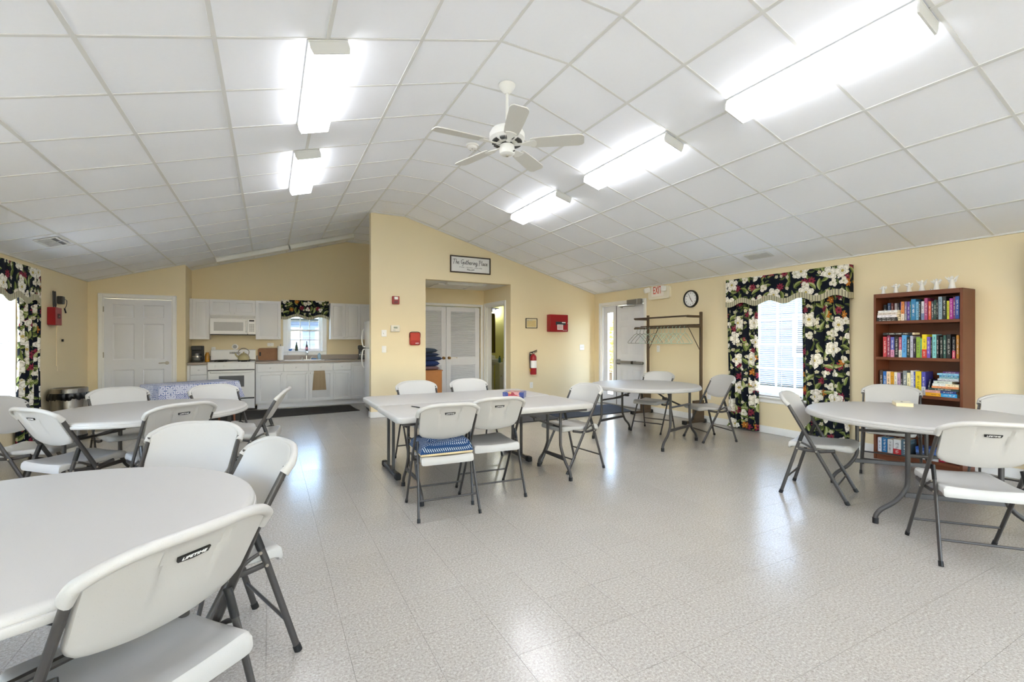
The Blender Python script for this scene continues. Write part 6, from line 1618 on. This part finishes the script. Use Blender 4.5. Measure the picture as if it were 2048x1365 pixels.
# flat piles
z = SH[0] + .0312
for i, (a, b_, col, th) in enumerate(((125, 520, '#2b2926', .021), (130, 515, '#272727', .019), (135, 497, '#e6e2e6', .026), (143, 512, '#d6cabf', .025), (152, 512, '#e8e8e6', .022))):
    flat(pxy(sc6(a), 5.935), pxy(sc6(b_), 5.935), z, th, .11, col, '%s book lying flat, %s from the bottom of the top shelf pile' % (cname(col), ORD[i]), xf=5.932, fore=1.0); z += th + .0006
zt2 = max(zp(sc7((b_[0] + b_[1]) / 2), 640 + b_[2] / 7.583, XS) for b_ in R2[:8]) + .001
flat(pxy(sc7(197), 5.95), pxy(sc7(640), 5.95), zt2, .026, .12, '#1c1f24', 'black book lying across the tops of the second shelf row', xf=5.95, fore=1.0)
z = SH[2] + .0312
for i, (a, b_, col, th, c2) in enumerate(((842, 1322, '#e5a523', .034, '#2f9ad2'), (838, 1306, '#dba69a', .026, '#253a78'), (886, 1346, '#2c4038', .022, None), (935, 1350, '#df925f', .021, None), (946, 1350, '#e2e5e1', .024, '#ecd9b4'), (964, 1245, '#c9d2c9', .026, None), (1024, 1350, '#8e9098', .013, None), (1026, 1345, '#c8d0d8', .012, None), (1050, 1350, '#80a8b0', .016, None), (1050, 1350, '#2878a0', .018, None), (1018, 1350, '#88c0dc', .018, None), (1104, 1346, '#5a3a78', .017, None))):
    flat(pxy(sc7(a), 5.94), min(pxy(sc7(b_), 5.94), 99), z, th, .13, col, '%s book lying flat, %s from the bottom of the third shelf pile' % (cname(col), ORD[i]), c2, xf=5.938); z += th + .0005
z = SH[4] + .0312
for i, (a, b_, col, th) in enumerate(((960, 1330, '#c9ccd2', .03), (955, 1320, '#2a3a5a', .03), (950, 1310, '#5a7fc0', .03), (945, 1300, '#2c55a8', .03))):
    flat(pxy(sc8(a), 5.94), pxy(sc8(b_), 5.94), z, th, .15, col, '%s book lying flat, %s from the bottom of the bottom shelf pile' % (cname(col), ORD[i]), xf=5.94); z += th + .0005
book(pxy(sc8(1345), XS), pxy(sc8(1440), XS), SH[4] + .0312, .14, .15, '#9a1f36', 'dark red upright book beside the bottom shelf pile', grp='books on the bookcase')
book(pxy(sc7(1085), XS), pxy(sc7(1110), XS), SH[3] + .0312, .12, .14, '#c9b7c2', 'pale slim upright book on the fourth shelf'); book(pxy(sc7(1130), XS), pxy(sc7(1180), XS), SH[3] + .0312, .125, .14, '#b99aa8', 'dusty pink thicker upright book on the fourth shelf')
# figurines on top
m_ang = mat('white_ceramic', '#e4e4e0', .3, var=.02)
def angel(y, h, arms, label, wings=True):
    t = thing('angel_figurine', label, 'figurine', (6.03, y, hh + .0003), RW, 'white angel figurines on the bookcase'); k = h / .12
    obj('gown', lathe(B(), [(0, 0), (.024 * k, 0), (.025 * k, .008 * k), (.018 * k, .04 * k), (.013 * k, .068 * k), (.014 * k, .078 * k), (.008 * k, .086 * k), (0, .088 * k)], 14), m_ang, t)
    bm = B(); ball(bm, (0, 0, .098 * k), .0125 * k, 10); obj('head', bm, m_ang, t)
    for s_ in (-1, 1):
        bm = B(); tube(bm, smooth_path([(s_ * .010 * k, 0, .076 * k), (s_ * .028 * k, -.006, (.072 + arms * .5) * k), (s_ * .042 * k, -.006, (.078 + arms) * k)], 3), [.006 * k] * 4 + [.0035 * k] * 3, seg=6); obj('arm', bm, m_ang, t)
        if wings:
            bm = B(); prism(bm, [(s_ * .004 * k, .05 * k), (s_ * .024 * k, .06 * k), (s_ * .034 * k, .09 * k), (s_ * .026 * k, .108 * k), (s_ * .012 * k, .092 * k)][::s_], 'y', .008, .011); obj('wing', bm, m_ang, t)
for i, (px_, h, ar, lab) in enumerate(((1767, .105, .0, 'white angel figurine with folded arms, at the window end of the bookcase top'), (1792, .115, .012, 'white angel figurine with half raised arms, second from the window end'), (1818, .115, .02, 'rounded white angel figurine, third from the window end of the bookcase top'), (1844, .13, .035, 'white angel figurine lifting both arms, fourth from the window end'), (1873, .13, .015, 'white angel figurine with small wings, second from the far wall end'), (1904, .145, .03, 'tallest white angel figurine, last on the bookcase top'))):
    angel(pxy(px_, 6.03), h, ar, lab)
t = thing('pebble_ornament', 'tiny pale ornament between two angel figurines', 'ornament', (6.0, pxy(1862, 6.0), hh + .0003)); obj('pebble', lathe(B(), [(0, 0), (.011, .001), (.014, .008), (.008, .016), (0, .018)], 12), m_ang, t); bm = B(); ball(bm, (-.012, 0, .012), .003, 6); obj('dot', bm, m_dark, t)
